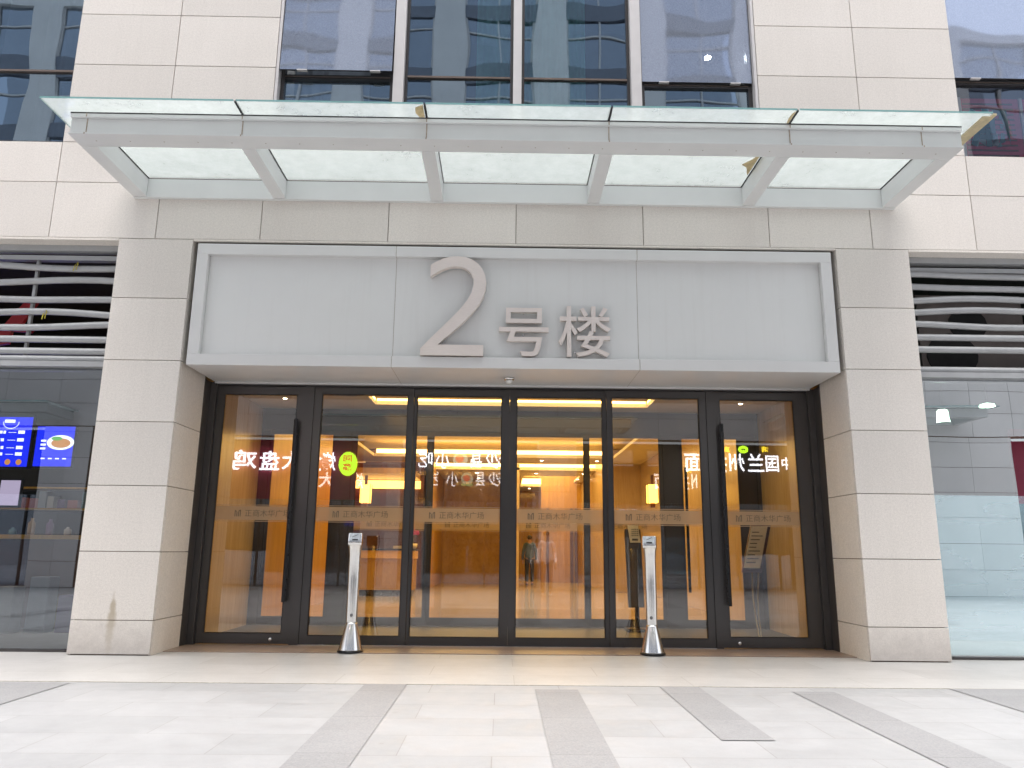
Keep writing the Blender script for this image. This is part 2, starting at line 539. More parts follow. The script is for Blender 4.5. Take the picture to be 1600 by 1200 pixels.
# ------------------------------------------------------------------ the setting: ground
g = MB().add([(-300, -300, 0), (300, -300, 0), (300, 300, 0), (-300, 300, 0)], [(0, 1, 2, 3)]).build('pavement', 'paving')
tag(g, kind='structure')
ap = MB().add([(-30, -1.65, .004), (30, -1.65, .004), (30, .25, .004), (3.96, .25, .004), (3.96, .33, .004), (-3.96, .33, .004), (-3.96, .25, .004), (-30, .25, .004)],
              [(0, 1, 2, 3, 4, 5, 6, 7)]).build('paving_apron', 'apron')
tag(ap, kind='structure')
tag(MB().box(-30, 30, -1.663, -1.65, .0, .006).build('paving_seam', 'seal_grey'), kind='structure')
def stripe(x0, x1, y0, y1):
    o = MB().add([(x0, y0, .005), (x1, y0, .005), (x1, y1, .005), (x0, y1, .005)], [(0, 1, 2, 3)]).build('paving_stripe', 'stripe')
    tag(o, kind='structure')
for a in [(-1.32, -.95, -6.5, -1.66), (.172, .542, -4.6, -1.86), (1.285, 1.63, -3.62, -1.66), (2.39, 2.75, -4.9, -1.87),
          (3.87, 4.9, -2.75, -1.66), (-5.6, -3.87, -2.75, -1.72), (5.6, 5.97, -6, -1.9), (-6.9, -6.53, -6, -1.9),
          (-2.6, -2.23, -9, -5.4), (.9, 1.27, -10, -5.6), (3.4, 3.77, -9, -5.8), (-4.9, -4.53, -10, -5.0),
          (-8.5, -8.13, -9, -4), (7.4, 7.77, -10, -4.2), (-.4, -.03, -12, -7), (5.0, 5.37, -12, -7)]:
    stripe(*a)
tag(MB().box(-3.98, 3.98, .33, 1.08, 0, .012).build('threshold_slab', 'thresh'), kind='structure')

# ------------------------------------------------------------------ office building
bld = empty('office_building', (0, 0, 0), 'beige granite office building with glazed ground floor entrance and dark upper windows', 'building')
Z = [0, .3725, 1.1125, 1.849, 2.589, 3.3275, 4.099, 4.8625, 5.599, 6.149, 6.51, 7.2525, 7.994, 8.735, 9.477, 10.22, 10.96, 11.7]
G = .0042
def panel(mb, x0, x1, z0, z1, y=0.0, t=.03):
    mb.cbox(x0 + G, x1 - G, y, y + t, z0 + G, z1 - G, .003)
wall = MB()
xs = [-11.8, -10.2, -8.8, -7.3, -5.73, -4.43, -3.15, -1.58, 0, 1.58, 3.15, 4.43, 5.73, 7.3, 8.8, 10.2, 11.8]
for i in range(len(xs) - 1):
    for r in (7, 8):
        panel(wall, xs[i], xs[i + 1], Z[r], Z[r + 1])
for s in (-1, 1):
    for r in range(9, len(Z) - 1):
        for a, b in ((3.13, 4.43), (4.43, 5.73), (8.9, 10.2), (10.2, 11.8)):
            panel(wall, min(s * a, s * b), max(s * a, s * b), Z[r], Z[r + 1])
for i in range(6, 10):
    panel(wall, max(xs[i], -3.13), min(xs[i + 1], 3.13), Z[9], Z[9] + .06)
for a, b in ((-11.8, -5.73), (-5.73, 0), (0, 5.73), (5.73, 11.8)):
    for k in range(4):
        panel(wall, a + (b - a) * k / 4, a + (b - a) * (k + 1) / 4, 11.7, 12.4)
w = wall.build('stone_wall', 'stone', bld)
# backing behind the panels (dark joints) and soffits
bk = MB()
bk.box(-11.8, 11.8, .031, .16, 4.868, 6.15)
for s in (-1, 1):
    for a, b in ((3.135, 5.725), (8.9, 11.8)):
        bk.box(min(s * a, s * b), max(s * a, s * b), .031, .16, 6.15, 11.7)
bk.box(-11.8, 11.8, .031, .16, 11.71, 12.4)
bk.build('wall_core', 'joint', bld)
for s in (-1, 1):
    p = MB()
    for r in range(0, 7):
        panel(p, min(s * 3.96, s * 4.87), max(s * 3.96, s * 4.87), Z[r] + (.012 if r == 0 else 0), Z[r + 1])
    po = p.build('pillar', 'stone', bld)
    q = MB()
    for r in range(0, 7):    # inner return of the pillar
        z0, z1 = Z[r] + G, Z[r + 1] - G
        xa, xb = s * 3.96 + (-s) * 0.0, s * 3.99
        q.box(min(xa, xb), max(xa, xb), .034, .775, z0, z1)
    q.build('pillar_return', 'stone_side', po)
    q = MB()
    for r in range(0, 7):
        xa, xb = s * 4.84, s * 4.87
        q.box(min(xa, xb), max(xa, xb), .034, .60, Z[r] + G, Z[r + 1] - G)
    q.build('pillar_return', 'stone_side', po)
    c = MB().box(min(s * 3.992, s * 4.838), max(s * 3.992, s * 4.838), .032, .77, .0, 4.86)
    c.build('pillar_core', 'joint', po)
sf = MB()
sf.box(-11.8, -4.872, .0, .5, 4.835, 4.862)
sf.box(4.872, 11.8, .0, .5, 4.835, 4.862)
sf.box(-3.958, 3.958, .0, .05, 4.842, 4.862)
sf.build('soffit', 'stone_side', bld)
# far ends and top of the building block, so that it is solid from the side
bk = MB()
bk.box(-11.8, -11.6, .165, 26, 0, 12.4).box(11.6, 11.8, .165, 26, 0, 12.4)
bk.box(-11.6, 11.6, 25.8, 26, 0, 12.4).box(-11.6, 11.6, .165, 25.8, 12.2, 12.4)
bk.box(-11.6, 11.6, .165, 25.8, 5.3, 5.5)
bk.build('outer_wall', 'greywall', bld)

# entrance jambs
for s in (-1, 1):
    j = MB()
    j.box(min(s * 3.955, s * 4.0), max(s * 3.955, s * 4.0), .778, 1.0, .012, 3.279)
    j.box(min(s * 3.87, s * 3.953), max(s * 3.87, s * 3.953), .96, 1.05, .012, 3.279)
    j.build('door_jamb', 'jamb', bld)
MB().box(-3.95, 3.95, 1.055, 1.2, 3.16, 5.2).build('door_head_wall', 'jamb', bld)

# ------------------------------------------------------------------ doors
GZ0, GZ1 = .107, 3.145
def door(name, x0, x1, gx0, gx1, gz0, gz1, y=1.0, z0=.02, z1=3.235, lab=None, gl='door_glass', d=.05, tilt=0):
    f = MB()
    f.box(x0, gx0, y, y + d, z0, z1).box(gx1, x1, y, y + d, z0, z1)
    f.box(gx0, gx1, y, y + d, z0, gz0).box(gx0, gx1, y, y + d, gz1, z1)
    o = f.build(name, 'bronze', bld)
    b = MB()
    e = .012
    b.box(gx0, gx0 + e, y + .008, y + .02, gz0, gz1).box(gx1 - e, gx1, y + .008, y + .02, gz0, gz1)
    b.box(gx0 + e, gx1 - e, y + .008, y + .02, gz0, gz0 + e).box(gx0 + e, gx1 - e, y + .008, y + .02, gz1 - e, gz1)
    b.build('glazing_bead', 'gasket', o)
    yc = y + .028
    zm = (gz0 + gz1) / 2
    dy = math.tan(R(tilt)) * (gz1 - gz0) / 2
    pane = MB().add([(gx0, yc - dy, gz0), (gx1, yc - dy, gz0), (gx1, yc + dy, gz1), (gx0, yc + dy, gz1)], [(0, 1, 2, 3)])
    pane.build('pane', gl, o)
    return o
def logo(mb, x, z, h, y0, y1):
    """the small M-shaped mark"""
    w = h * .92
    t = h * .13
    mb.box(x, x + t, y0, y1, z, z + h * .86)
    mb.box(x + w * .30, x + w * .30 + t, y0, y1, z, z + h * .70)
    mb.box(x + w * .58, x + w * .58 + t, y0, y1, z, z + h * .70)
    mb.box(x + w - t, x + w, y0, y1, z, z + h)
    mb.prism([(x, z + h * .86), (x + t * .2, z + h * .98), (x + w * .36, z + h * .80), (x + w * .32, z + h * .68)], y0, y1)
    mb.prism([(x + w * .58, z + h * .68), (x + w * .62, z + h * .86), (x + w - t, z + h * 1.02), (x + w, z + h * .88)], y0, y1)
def band(o, gx0, gx1, tx0, y, z0, z1, sz=1.0, light=False):
    b = MB().box(gx0 + .012, gx1 - .012, y, y + .0015, z0 + .018, z1 - .018)
    b.build('frosted_strip', 'frost', o)
    l = MB().box(gx0 + .012, gx1 - .012, y, y + .0015, z0, z0 + .008).box(gx0 + .012, gx1 - .012, y, y + .0015, z1 - .008, z1)
    l.build('strip_line', 'frost', o)
    h = .088 * sz
    zc = (z0 + z1) / 2
    t = text_mb("正商木华广场", tx0 + .13 * sz, tx0 + .70 * sz, zc - h / 2, zc + h / 2, y - .002, y - .0005, bold=-.004)
    t.build('strip_lettering', 'ink', o)
    t = MB()
    logo(t, tx0, zc - h / 2, h * .95, y - .002, y - .0005)
    t.build('strip_emblem', 'ink', o)
doors = []
# (outer edges, glass edges, text start)
d1 = door('door', -3.868, -2.72, -3.775, -2.82, .14, 3.135)
d2 = door('door', -2.60, -1.30, -2.505, -1.375, GZ0 + .01, 3.15)
d3 = door('door', -1.298, -.045, -1.262, -.145, GZ0, GZ1, y=1.03)
d4 = door('door', -.043, 1.222, .045, 1.172, GZ0, GZ1, y=1.03)
d5 = door('door', 1.224, 2.53, 1.288, 2.44, GZ0 + .01, 3.15)
d6 = door('door', 2.62, 3.868, 2.705, 3.69, .14, 3.14)
for d, a, b, tx, yy in ((d1, -3.775, -2.82, -3.52, 1.025), (d2, -2.505, -1.375, -2.28, 1.025), (d3, -1.262, -.145, -1.06, 1.055),
                    (d4, .045, 1.172, .20, 1.055), (d5, 1.288, 2.44, 1.45, 1.025), (d6, 2.705, 3.69, 2.86, 1.025)):
    band(d, a, b, tx, yy, 1.493, 1.703)
# posts, header
MB().box(-2.718, -2.602, .985, 1.08, .012, 3.24).build('door_post', 'bronze', bld)
MB().box(2.532, 2.618, .985, 1.08, .012, 3.24).build('door_post', 'bronze', bld)
MB().box(-2.60, 2.53, .985, 1.10, 3.243, 3.30).box(-3.868, -2.60, .99, 1.10, 3.245, 3.30).box(2.53, 3.868, .99, 1.10, 3.245, 3.30).build('door_header', 'bronze', bld)
MB().box(-2.6, 2.53, .97, 1.1, .0125, .02).build('door_track', 'steel', bld)
for dd, xh in ((d1, -2.80), (d6, 2.70)):
    h = MB().cbox(xh - .022, xh + .022, .90, .93, .52, 2.80, .008)
    for zz in (.75, 1.66, 2.6):
        h.box(xh - .01, xh + .01, .931, .999, zz, zz + .03)
    h.build('handle', 'black', dd)
for x in (-2.95, 2.82):   # floor locks
    MB().sphere((x, .995, .075), .022, 8, (1, .5, 1)).build('lock', 'steel', bld)

# vestibule
VY = 3.5
MB().box(-4.4, 4.4, 1.055, 1.2, .0, .004).build('entrance_sill', 'vest_floor', bld)
MB().add([(-4.4, 1.2, .006), (4.4, 1.2, .006), (4.4, VY + .08, .006), (-4.4, VY + .08, .006)], [(0, 1, 2, 3)]).build('vestibule_floor', 'vest_floor', bld)
for s in (-1, 1):
    MB().box(min(s * 4.05, s * 4.2), max(s * 4.05, s * 4.2), 1.06, VY, .006, 3.46).build('vestibule_wall', 'marble', bld)
# vestibule ceiling with tray
vc = MB()
vc.box(-4.05, 4.05, 1.2, 1.45, 3.40, 3.46).box(-4.05, 4.05, 3.05, VY, 3.40, 3.46)
vc.box(-4.05, -2.15, 1.45, 3.05, 3.40, 3.46).box(2.15, 4.05, 1.45, 3.05, 3.40, 3.46)
vc.box(-2.3, 2.3, 1.3, 3.2, 3.62, 3.66)
vc.box(-2.3, -2.25, 1.3, 3.2, 3.46, 3.62).box(2.25, 2.3, 1.3, 3.2, 3.46, 3.62)
vc.build('vestibule_ceiling', 'ceiling', bld)
cv = MB().box(-2.15, 2.15, 3.16, 3.18, 3.47, 3.52).box(-2.19, -2.17, 1.5, 3.15, 3.47, 3.52).box(2.17, 2.19, 1.5, 3.15, 3.47, 3.52)
cv.build('cove_light', 'cove', bld)
# inner glazed screen
in_open = [(-2.57, -1.30, -2.50, -1.35), (-1.298, -.03, -1.255, -.10), (-.028, 1.24, .04, 1.19), (1.242, 2.47, 1.27, 2.42)]
fr = MB()
fr.box(-4.05, 4.05, VY, VY + .12, 3.05, 3.46)
for a, b in ((-4.05, -3.90), (-2.84, -2.572), (2.472, 2.74), (3.99, 4.05)):
    fr.box(a, b, VY, VY + .12, .006, 3.049)
fr.build('inner_screen_frame', 'bronze', bld)
inner = []
for k, (a, b, c, d) in enumerate(in_open):
    o = door('inner_door', a, b, c, d, .124, 2.99, y=VY + .02, z0=.01, z1=3.049, gl='inner_glass', tilt=.28)
    band(o, c, d, c + .22, VY + .04, 1.46, 1.66)
o = door('inner_door', -3.898, -2.842, -3.86, -2.88, .124, 2.99, y=VY + .02, z0=.01, z1=3.049, gl='inner_glass', tilt=.28)
o = door('inner_door', 2.742, 3.988, 2.78, 3.70, .124, 2.99, y=VY + .02, z0=.01, z1=3.049, gl='inner_glass', tilt=.28)
MB().cbox(2.80, 2.84, VY - .07, VY - .04, .55, 2.5, .008).build('handle', 'black', inner[0] if inner else o)

# lobby shell
LX0, LX1, LZ = -5.2, 4.3, 4.15
MB().add([(-6.8, VY + .08, .006), (LX1, VY + .08, .006), (LX1, 25.7, .006), (-6.8, 25.7, .006)], [(0, 1, 2, 3)]).build('lobby_floor', 'lobby_floor', bld)
MB().box(-4.3, -4.05, VY + .125, 9.6, .01, LZ).build('lobby_wall', 'wood', bld)
MB().box(-6.8, -6.6, 9.6, 14.4, .01, LZ).build('lobby_wall', 'brown', bld)
MB().box(-4.0, -3.75, 9.3, 9.6, .01, 3.0).build('lobby_pier', 'wood', bld)
MB().box(-6.6, -2.3, 14.4, 14.6, .01, LZ).build('lobby_wall', 'brown', bld)
MB().box(-2.3, .25, 19.6, 19.8, .01, LZ).build('lobby_wall', 'gold_stone', bld)
MB().box(-2.5, -2.3, 14.4, 19.8, .01, LZ).build('lobby_wall', 'wood', bld)
MB().box(.25, LX1, 25.2, 25.4, .01, LZ).build('lobby_wall', 'wood', bld)
MB().box(4.0, LX1, VY + .125, 14.0, .01, LZ).build('lobby_wall', 'marble', bld)
MB().box(2.9, 3.999, 14.0, 25.2, .01, LZ).build('lobby_wall', 'marble', bld)
# dark door slots and bronze fins on the back walls
dd = MB()
for x in (1.55, 2.45, 2.62):
    dd.box(x, x + .10, 20.4, 20.5, .01, 2.75)
dd.build('door_fin', 'brown', bld)
MB().box(1.35, 2.9, 20.51, 20.65, .01, LZ).build('lobby_wall', 'wood', bld)
MB().box(.252, .42, 16.0, 20.4, .01, LZ).build('lobby_wall', 'marble', bld)
# ceiling: slabs round two light trays
lc = MB()
def slab(y0, y1, x0=-6.6, x1=LX1):
    lc.box(x0, x1, y0, y1, 3.72, 3.80)
slab(VY + .125, 8.0)
slab(8.0, 12.6, -6.6, -3.75); slab(8.0, 12.6, 3.0, LX1)
slab(12.6, 14.0)
slab(14.0, 16.0, -6.6, -4.3); slab(14.0, 16.0, 3.0, LX1)
slab(16.0, 18.0); slab(18.0, 22.5, -6.6, .6); slab(18.0, 22.5, 2.6, LX1); slab(22.5, 25.3)
lc.box(-6.6, LX1, VY + .125, 25.3, 4.16, 4.2)
lc.build('lobby_ceiling', 'ceiling', bld)
for q_ in ((-3.7, 2.95, 12.66, 12.70, 3.82, 3.93), (-4.25, 2.95, 16.03, 16.07, 3.82, 3.92), (.65, 2.55, 22.55, 22.6, 3.82, 4.05), (2.96, 3.0, 14.1, 16.0, 3.82, 3.88)):
    MB().box(*q_).build('cove_light', 'cove', bld)
# lit soffit over the desk niche
MB().box(-6.3, -2.6, 14.25, 14.38, 2.95, 3.18).build('niche_light', 'warmstrip', bld)
MB().box(-6.3, -2.6, 12.2, 14.2, 3.2, 3.35).build('niche_canopy', 'wood', bld)

def area(name, loc, size, energy, rot=(0, 0, 0), col=(1.0, .70, .24)):
    l = bpy.data.lights.new(name, 'AREA')
    l.shape = 'RECTANGLE'; l.size, l.size_y = size
    l.energy = energy; l.color = col
    o = bpy.data.objects.new(name, l)
    o.location = loc; o.rotation_euler = rot
    COL.objects.link(o)
    return o
# light of the coves and downlights of the lobby
area('vestibule_cove_lamp', (0, 2.25, 3.60), (4.2, 1.6), 30)
area('lobby_cove_lamp', (-.4, 10.3, 4.12), (6.4, 4.2), 110)
area('lobby_cove_lamp', (-.6, 15.0, 4.12), (7.0, 1.8), 95)
area('lobby_cove_lamp', (1.6, 20.2, 4.12), (1.9, 4.2), 85)
area('lobby_downlight_lamp', (0, 6.0, 3.70), (7.0, 3.6), 56)

# downlights
def downlight(x, y, z, label, group, r=.055):
    o = empty('ceiling_light', (x, y, z), label, 'ceiling light', group)
    MB().lathe([(r * 1.35, 0), (r * 1.35, -.008), (r, -.008), (r, 0)], (x, y, z), 20).build('trim_ring', 'white', o)
    MB().lathe([(r * .96, -.009), (r * .96, -.012)], (x, y, z), 20, False).build('lens', 'downlight', o)
    return o
vl = [(-1.62, 'second ceiling light from the left, round, in the entrance tray above the fixed pane'), (-1.22, 'round ceiling light in the entrance tray, just right of the fixed pane stile'),
      (1.16, 'round ceiling light in the entrance tray at the right end of the right sliding door'), (1.68, 'round ceiling light in the entrance tray above the fixed pane right of the sliding door')]
for x, lb in vl:
    downlight(x, 2.62, 3.619, lb, 'ceiling lights over the entrance', .05)
for x, lb in ((-3.45, 'small ceiling light above the left swing door'), (3.02, 'small ceiling light above the right swing door, left one'), (3.5, 'small ceiling light above the right swing door, right one')):
    downlight(x, 2.6, 3.399, lb, 'ceiling lights over the entrance', .03)
k = 0
for y in (6.5, 9.0, 13.2, 17.0, 19.0, 21.0, 23.4):
    for x in (-1.0, 1.0, 2.6):
        zz = 4.159 if (8.0 < y < 12.6 and x < 2.9) or (14 < y < 16) or (18 < y < 22.5 and .6 < x < 2.55) else 3.719
        if y > 19 and x < .4: continue
        downlight(x, y, zz, 'small round ceiling light deep in the lobby, one of the scattered row', 'ceiling lights of the lobby', .05)

# ------------------------------------------------------------------ lobby things
def wall_lamp(x, y, z, label):
    o = empty('wall_lamp', (x, y, z - .25), label, 'lamp', 'box lamps on the lobby piers')
    MB().box(x - .11, x + .11, y - .11, y + .11, z - .20, z + .20).build('lamp_shade', 'lampshade', o, .01)
    b = MB()
    for sx in (-1, 1):
        for sy in (-1, 1):
            b.box(x + sx * .112, x + sx * .124, y + sy * .112, y + sy * .124, z - .22, z + .22)
    b.box(x - .03, x + .03, y - .03, y + .03, z + .203, z + .42)
    b.box(x - .05, x + .05, y - .05, y + .05, z - .30, z - .203)
    b.build('lamp_frame', 'brown', o)
wall_lamp(-3.22, 8.6, 2.38, 'glowing square amber lamp near the reception desk, left of the two')
wall_lamp(3.20, 8.2, 2.42, 'glowing square amber lamp by the right travertine wall')
for x, y, lb in ((3.35, 9.8, 'tall dim wall strip lamp'),):
    pass
desk = empty('reception_desk', (-3.0, 11.0, 0), 'long reception desk with gold stone front and bright top band', 'desk')
MB().box(-4.6, -2.35, 11.05, 11.7, .16, .93).build('desk_front', 'gold_stone', desk)
MB().box(-4.6, -2.32, 10.98, 11.7, .935, 1.13).build('top_band', 'glow_band', desk)
MB().box(-4.65, -2.28, 10.94, 11.75, 1.135, 1.18).build('counter_top', 'black', desk)
MB().box(-4.6, -2.4, 11.1, 11.7, .01, .155).build('plinth', 'black', desk)
MB().box(-2.9, -2.6, 11.1, 11.35, 1.181, 1.25).build('desk_tray', 'tan', desk)
pot = empty('orchid_pot', (-2.3, 11.2, 1.18), 'magenta orchid in a pale pot on the right end of the reception desk', 'plant')
MB().lathe([(.07, 0), (.11, .05), (.12, .12), (.10, .13)], (-2.42, 11.3, 1.181), 16).build('pot', 'paper', pot)
st = MB()
fl = MB()
for i in range(7):
    a = random.uniform(0, 6.28); rr = random.uniform(.12, .32)
    top = Vector((-2.42 + math.cos(a) * rr, 11.3 + math.sin(a) * rr * .6, 1.181 + random.uniform(.3, .62)))
    mid = Vector((-2.42 + math.cos(a) * rr * .3, 11.3, 1.181 + .4))
    st.tube([(-2.42, 11.3, 1.3), mid, top], .006, 5)
    for j in range(7):
        q = mid.lerp(top, j / 6) + Vector((random.uniform(-.04, .04), random.uniform(-.04, .04), random.uniform(-.02, .04)))
        for pz in range(5):
            b = pz * 1.256 + j
            fl.sphere((q.x + .028 * math.cos(b), q.y, q.z + .028 * math.sin(b)), .024, 4, (1, .35, 1))
st.build('stem', 'leaf', pot); fl.build('petals', 'orchid', pot)

# slanted notice stand between the glass doors
ns = empty('notice_stand', (3.40, 2.05, 0), 'slanted notice board on curved brass legs behind the right swing door', 'sign stand')
def sheared(x0, x1, z0, z1, sh, y0, y1, lean):
    pts = [(x0, z0), (x1, z0), (x1 + sh, z1), (x0 + sh, z1)]
    vs = []
    for dy in (y0, y1):
        for x, zz in pts:
            vs.append((x, dy + (zz - z0) * lean, zz))
    return MB().add(vs, [(0, 1, 2, 3), (7, 6, 5, 4), (0, 4, 5, 1), (1, 5, 6, 2), (2, 6, 7, 3), (3, 7, 4, 0)])
sheared(3.20, 3.48, .90, 1.56, .22, 2.0, 2.03, .25).build('board', 'brown', ns)
sheared(3.225, 3.455, .96, 1.54, .19, 1.997, 1.999, .25).build('notice_sheet', 'paper', ns)
tl = MB()
for i in range(9):
    z = 1.03 + i * .052
    xx = 3.25 + (z - .96) * .33
    yy = 1.994 + (z - .96) * .25
    tl.box(xx, xx + random.choice((.10, .13, .16)), yy, yy + .001, z, z + .012)
tl.build('notice_writing', 'ink', ns)
leg = MB()
for dx in (0, .09):
    leg.tube([(3.36 + dx, 2.05, .92), (3.35 + dx * .8, 2.05, .6), (3.37 + dx * .5, 2.05, .35), (3.41 + dx * .3, 2.05, .02)], .010, 6)
leg.lathe([(.10, .008), (.10, .02), (.02, .03)], (3.42, 2.05, 0), 16)
leg.build('leg', 'tan', ns)
# dark kiosk with a sheet of paper
kk = empty('floor_stand', (2.0, 3.0, 0), 'dark slender floor stand with a pale calendar sheet, behind the right sliding door', 'stand')
sheared(1.78, 2.02, .35, 1.50, -.03, 3.0, 3.05, .02).build('stand_body', 'jamb', kk)
MB().box(1.74, 2.10, 2.9, 3.2, .007, .05).box(1.88, 1.94, 3.0, 3.05, .05, .36).build('stand_base', 'black', kk)
sheared(1.82, 1.98, 1.30, 1.56, -.035, 2.97, 2.975, .02).build('paper_sheet', 'paper', kk)
cal = MB()
for i in range(4):
    for j in range(4):
        cal.box(1.845 + j * .028, 1.86 + j * .028, 2.964, 2.966, 1.40 + i * .03, 1.415 + i * .03)
cal.box(1.85, 1.94, 2.964, 2.966, 1.33, 1.36)
cal.build('sheet_writing', 'ink', kk)

# ------------------------------------------------------------------ people
def skin_mesh(name, pts, edges, rads, mat, parent, sub=2):
    me = bpy.data.meshes.new(name)
    o0 = wloc(parent) if parent else Vector((0, 0, 0))
    me.from_pydata([tuple(Vector(p) - o0) for p in pts], edges, [])
    o = bpy.data.objects.new(name, me); COL.objects.link(o)
    sk = o.modifiers.new('skin', 'SKIN')
    sk.use_smooth_shade = True
    for i, r in enumerate(rads):
        sv = me.skin_vertices[0].data[i]
        sv.radius = (r, r) if not isinstance(r, tuple) else r
        sv.use_root = (i == 0)
    ss = o.modifiers.new('sub', 'SUBSURF'); ss.levels = sub; ss.render_levels = sub
    dg = bpy.context.evaluated_depsgraph_get()
    m2 = bpy.data.meshes.new_from_object(o.evaluated_get(dg))
    m2.name = name
    bpy.data.objects.remove(o)
    m2.materials.clear(); m2.materials.append(mat)
    for p in m2.polygons: p.use_smooth = True
    o = bpy.data.objects.new(name, m2); COL.objects.link(o); o.parent = parent
    return o
def person(loc, face, H, skinc, shirt, trou, hair, shoe, label, stride=.12, armbend=.1, sleeve=1.0):
    """face=+1 looks towards +y, -1 towards -y; H standing height"""
    s = H / 1.72
    root = empty('person', loc, label, 'person')
    X, Y, Zb = loc
    def P(x, y, z): return (X + x * s, Y + y * face * s, Zb + z * s)
    m = lambda n, c, r=.7: plain(n, c, r, var=.1, scale=8)
    ms, mt, mh, mo, mk = m('shirt_cloth', shirt), m('trouser_cloth', trou), m('hair', hair), m('shoe', shoe), m('skin_tone', skinc, .55)
    ay = armbend
    pts = [P(0, 0, .95), P(0, 0, 1.12), P(0, .0, 1.30), P(0, 0, 1.43), P(0, .01, 1.50), P(0, .02, 1.58), P(0, .02, 1.66)]
    ed = [(0, 1), (1, 2), (2, 3), (3, 4), (4, 5), (5, 6)]
    rad = [.13 * s, .115 * s, .135 * s, .09 * s, .05 * s, .075 * s, .07 * s]
    for sd in (-1, 1):
        b = len(pts)
        st_ = stride * sd
        pts += [P(.16 * sd, 0, 1.40), P(.22 * sd, -.02, 1.16), P(.24 * sd, ay * .5 + .03, .95), P(.235 * sd, ay + .06, .86), P(.225 * sd, ay + .08, .80)]
        rad += [.055 * s, .042 * s, .034 * s, .028 * s, .022 * s]
        ed += [(3, b), (b, b + 1), (b + 1, b + 2), (b + 2, b + 3), (b + 3, b + 4)]
        for f_ in range(5):   # fingers
            pts.append(P((.21 + .012 * (f_ - 1)) * sd if f_ else .195 * sd, ay + .10 + (.0 if f_ else .02), .715 + .008 * abs(f_ - 2) if f_ else .77))
            rad.append(.009 * s); ed.append((b + 4, len(pts) - 1))
        b = len(pts)
        pts += [P(.09 * sd, 0, .88), P(.095 * sd, .02 + st_ * .5, .50), P(.095 * sd, st_ - .04, .12), P(.095 * sd, st_ - .04, .045), P(.10 * sd, st_ + .12, .03)]
        rad += [.09 * s, .06 * s, .042 * s, .04 * s, .03 * s]
        ed += [(0, b), (b, b + 1), (b + 1, b + 2), (b + 2, b + 3), (b + 3, b + 4)]
    body = skin_mesh('body', pts, ed, rad, mk, root)
    # face: nose, ears, eyes as parts of the head
    fc = MB()
    fc.sphere(P(0, .105, 1.60), .014 * s, 6, (1, 1.2, 1.6))
    for sd in (-1, 1):
        fc.sphere(P(.078 * sd, .01, 1.605), .022 * s, 6, (.4, .8, 1.3))
    fc.build('face_features', mk, root)
    ey = MB()
    for sd in (-1, 1):
        ey.sphere(P(.03 * sd, .088, 1.625), .009 * s, 6, (1.4, .6, .7))
    ey.build('eyes', mh, root)
    hr = MB().sphere(P(0, -.005, 1.655), .098 * s, 10, (.92, 1.02, .86))
    hr.build('hair', mh, root)
    # shirt
    pt = [P(0, 0, .84), P(0, 0, 1.12), P(0, 0, 1.30), P(0, 0, 1.43)]
    e2 = [(0, 1), (1, 2), (2, 3)]
    r2 = [(.20 * s, .16 * s), (.17 * s, .125 * s), (.165 * s, .13 * s), (.10 * s, .09 * s)]
    for sd in (-1, 1):
        b = len(pt)
        pt += [P(.165 * sd, 0, 1.405), P(.222 * sd, -.02, 1.16)]
        r2 += [.07 * s, .06 * s]
        e2 += [(3, b), (b, b + 1)]
        if sleeve > .5:
            pt += [P(.242 * sd, ay * .5 + .03, .95), P(.236 * sd, ay + .055, .875)]
            r2 += [.045 * s, .038 * s]; e2 += [(b + 1, b + 2), (b + 2, b + 3)]
    skin_mesh('shirt', pt, e2, r2, ms, root)
    pt = [P(0, 0, 1.04)]; e2 = []; r2 = [(.185 * s, .15 * s)]
    for sd in (-1, 1):
        b = len(pt); st_ = stride * sd
        pt += [P(.09 * sd, 0, .86), P(.096 * sd, .02 + st_ * .5, .50), P(.096 * sd, st_ - .04, .10)]
        r2 += [.098 * s, .074 * s, .058 * s]; e2 += [(0, b), (b, b + 1), (b + 1, b + 2)]
    skin_mesh('trousers', pt, e2, r2, mt, root)
    sh = MB()
    for sd in (-1, 1):
        st_ = stride * sd
        c = P(.10 * sd, st_ + .035, .045)
        sh.sphere(c, .05 * s, 8, (.95, 2.4, .9))
    sh.build('shoes', mo, root)
    return root
person((.83, 18.0, .007), 1, 1.66, (.45, .28, .2), (.05, .09, .12), (.02, .025, .03), (.015, .012, .01), (.03, .03, .03),
       'person in dark blue shirt and dark trousers walking away inside the lobby', stride=.07)
person((1.05, -9.6, 0), 1, 1.66, (.5, .33, .25), (.85, .78, .78), (.05, .06, .12), (.015, .012, .01), (.8, .8, .8),
       'person in white shirt and white shoes mirrored in the right sliding door', stride=.13, armbend=.18)

# ------------------------------------------------------------------ entrance signboard
sg = empty('signboard', (0, .4, 3.28), 'wide pale grey metal signboard with raised numeral and two characters above the entrance', 'sign')
SX, SZ0, SZ1 = 3.895, 3.28, 4.81
fm = MB()
seams = [-SX, -1.468, 1.495, SX]
for i in range(3):
    a, b = seams[i] + (.004 if i else 0), seams[i + 1] - (.004 if i < 2 else 0)
    fm.box(a, b, 0, .075, SZ0, 3.415).box(a, b, 0, .075, 4.675, SZ1)
fm.box(-SX, -3.76, 0, .075, 3.4155, 4.6745).box(3.76, SX, 0, .075, 3.4155, 4.6745)
fm.build('frame', 'panel', sg, .004)
pn = MB()
for i, (a, b) in enumerate(((-3.76, -1.472), (-1.464, 1.491), (1.499, 3.76))):
    pn.box(a, b, .0755, .10, 3.40, 4.69)
pn.build('recessed_panel', 'panel2', sg)
bx = MB()
for i in range(3):
    a, b = seams[i] + (.004 if i else 0), seams[i + 1] - (.004 if i < 2 else 0)
    bx.box(a, b, .078, .985, SZ0 + .001, 3.31)
bx.build('underside', 'panel', sg)
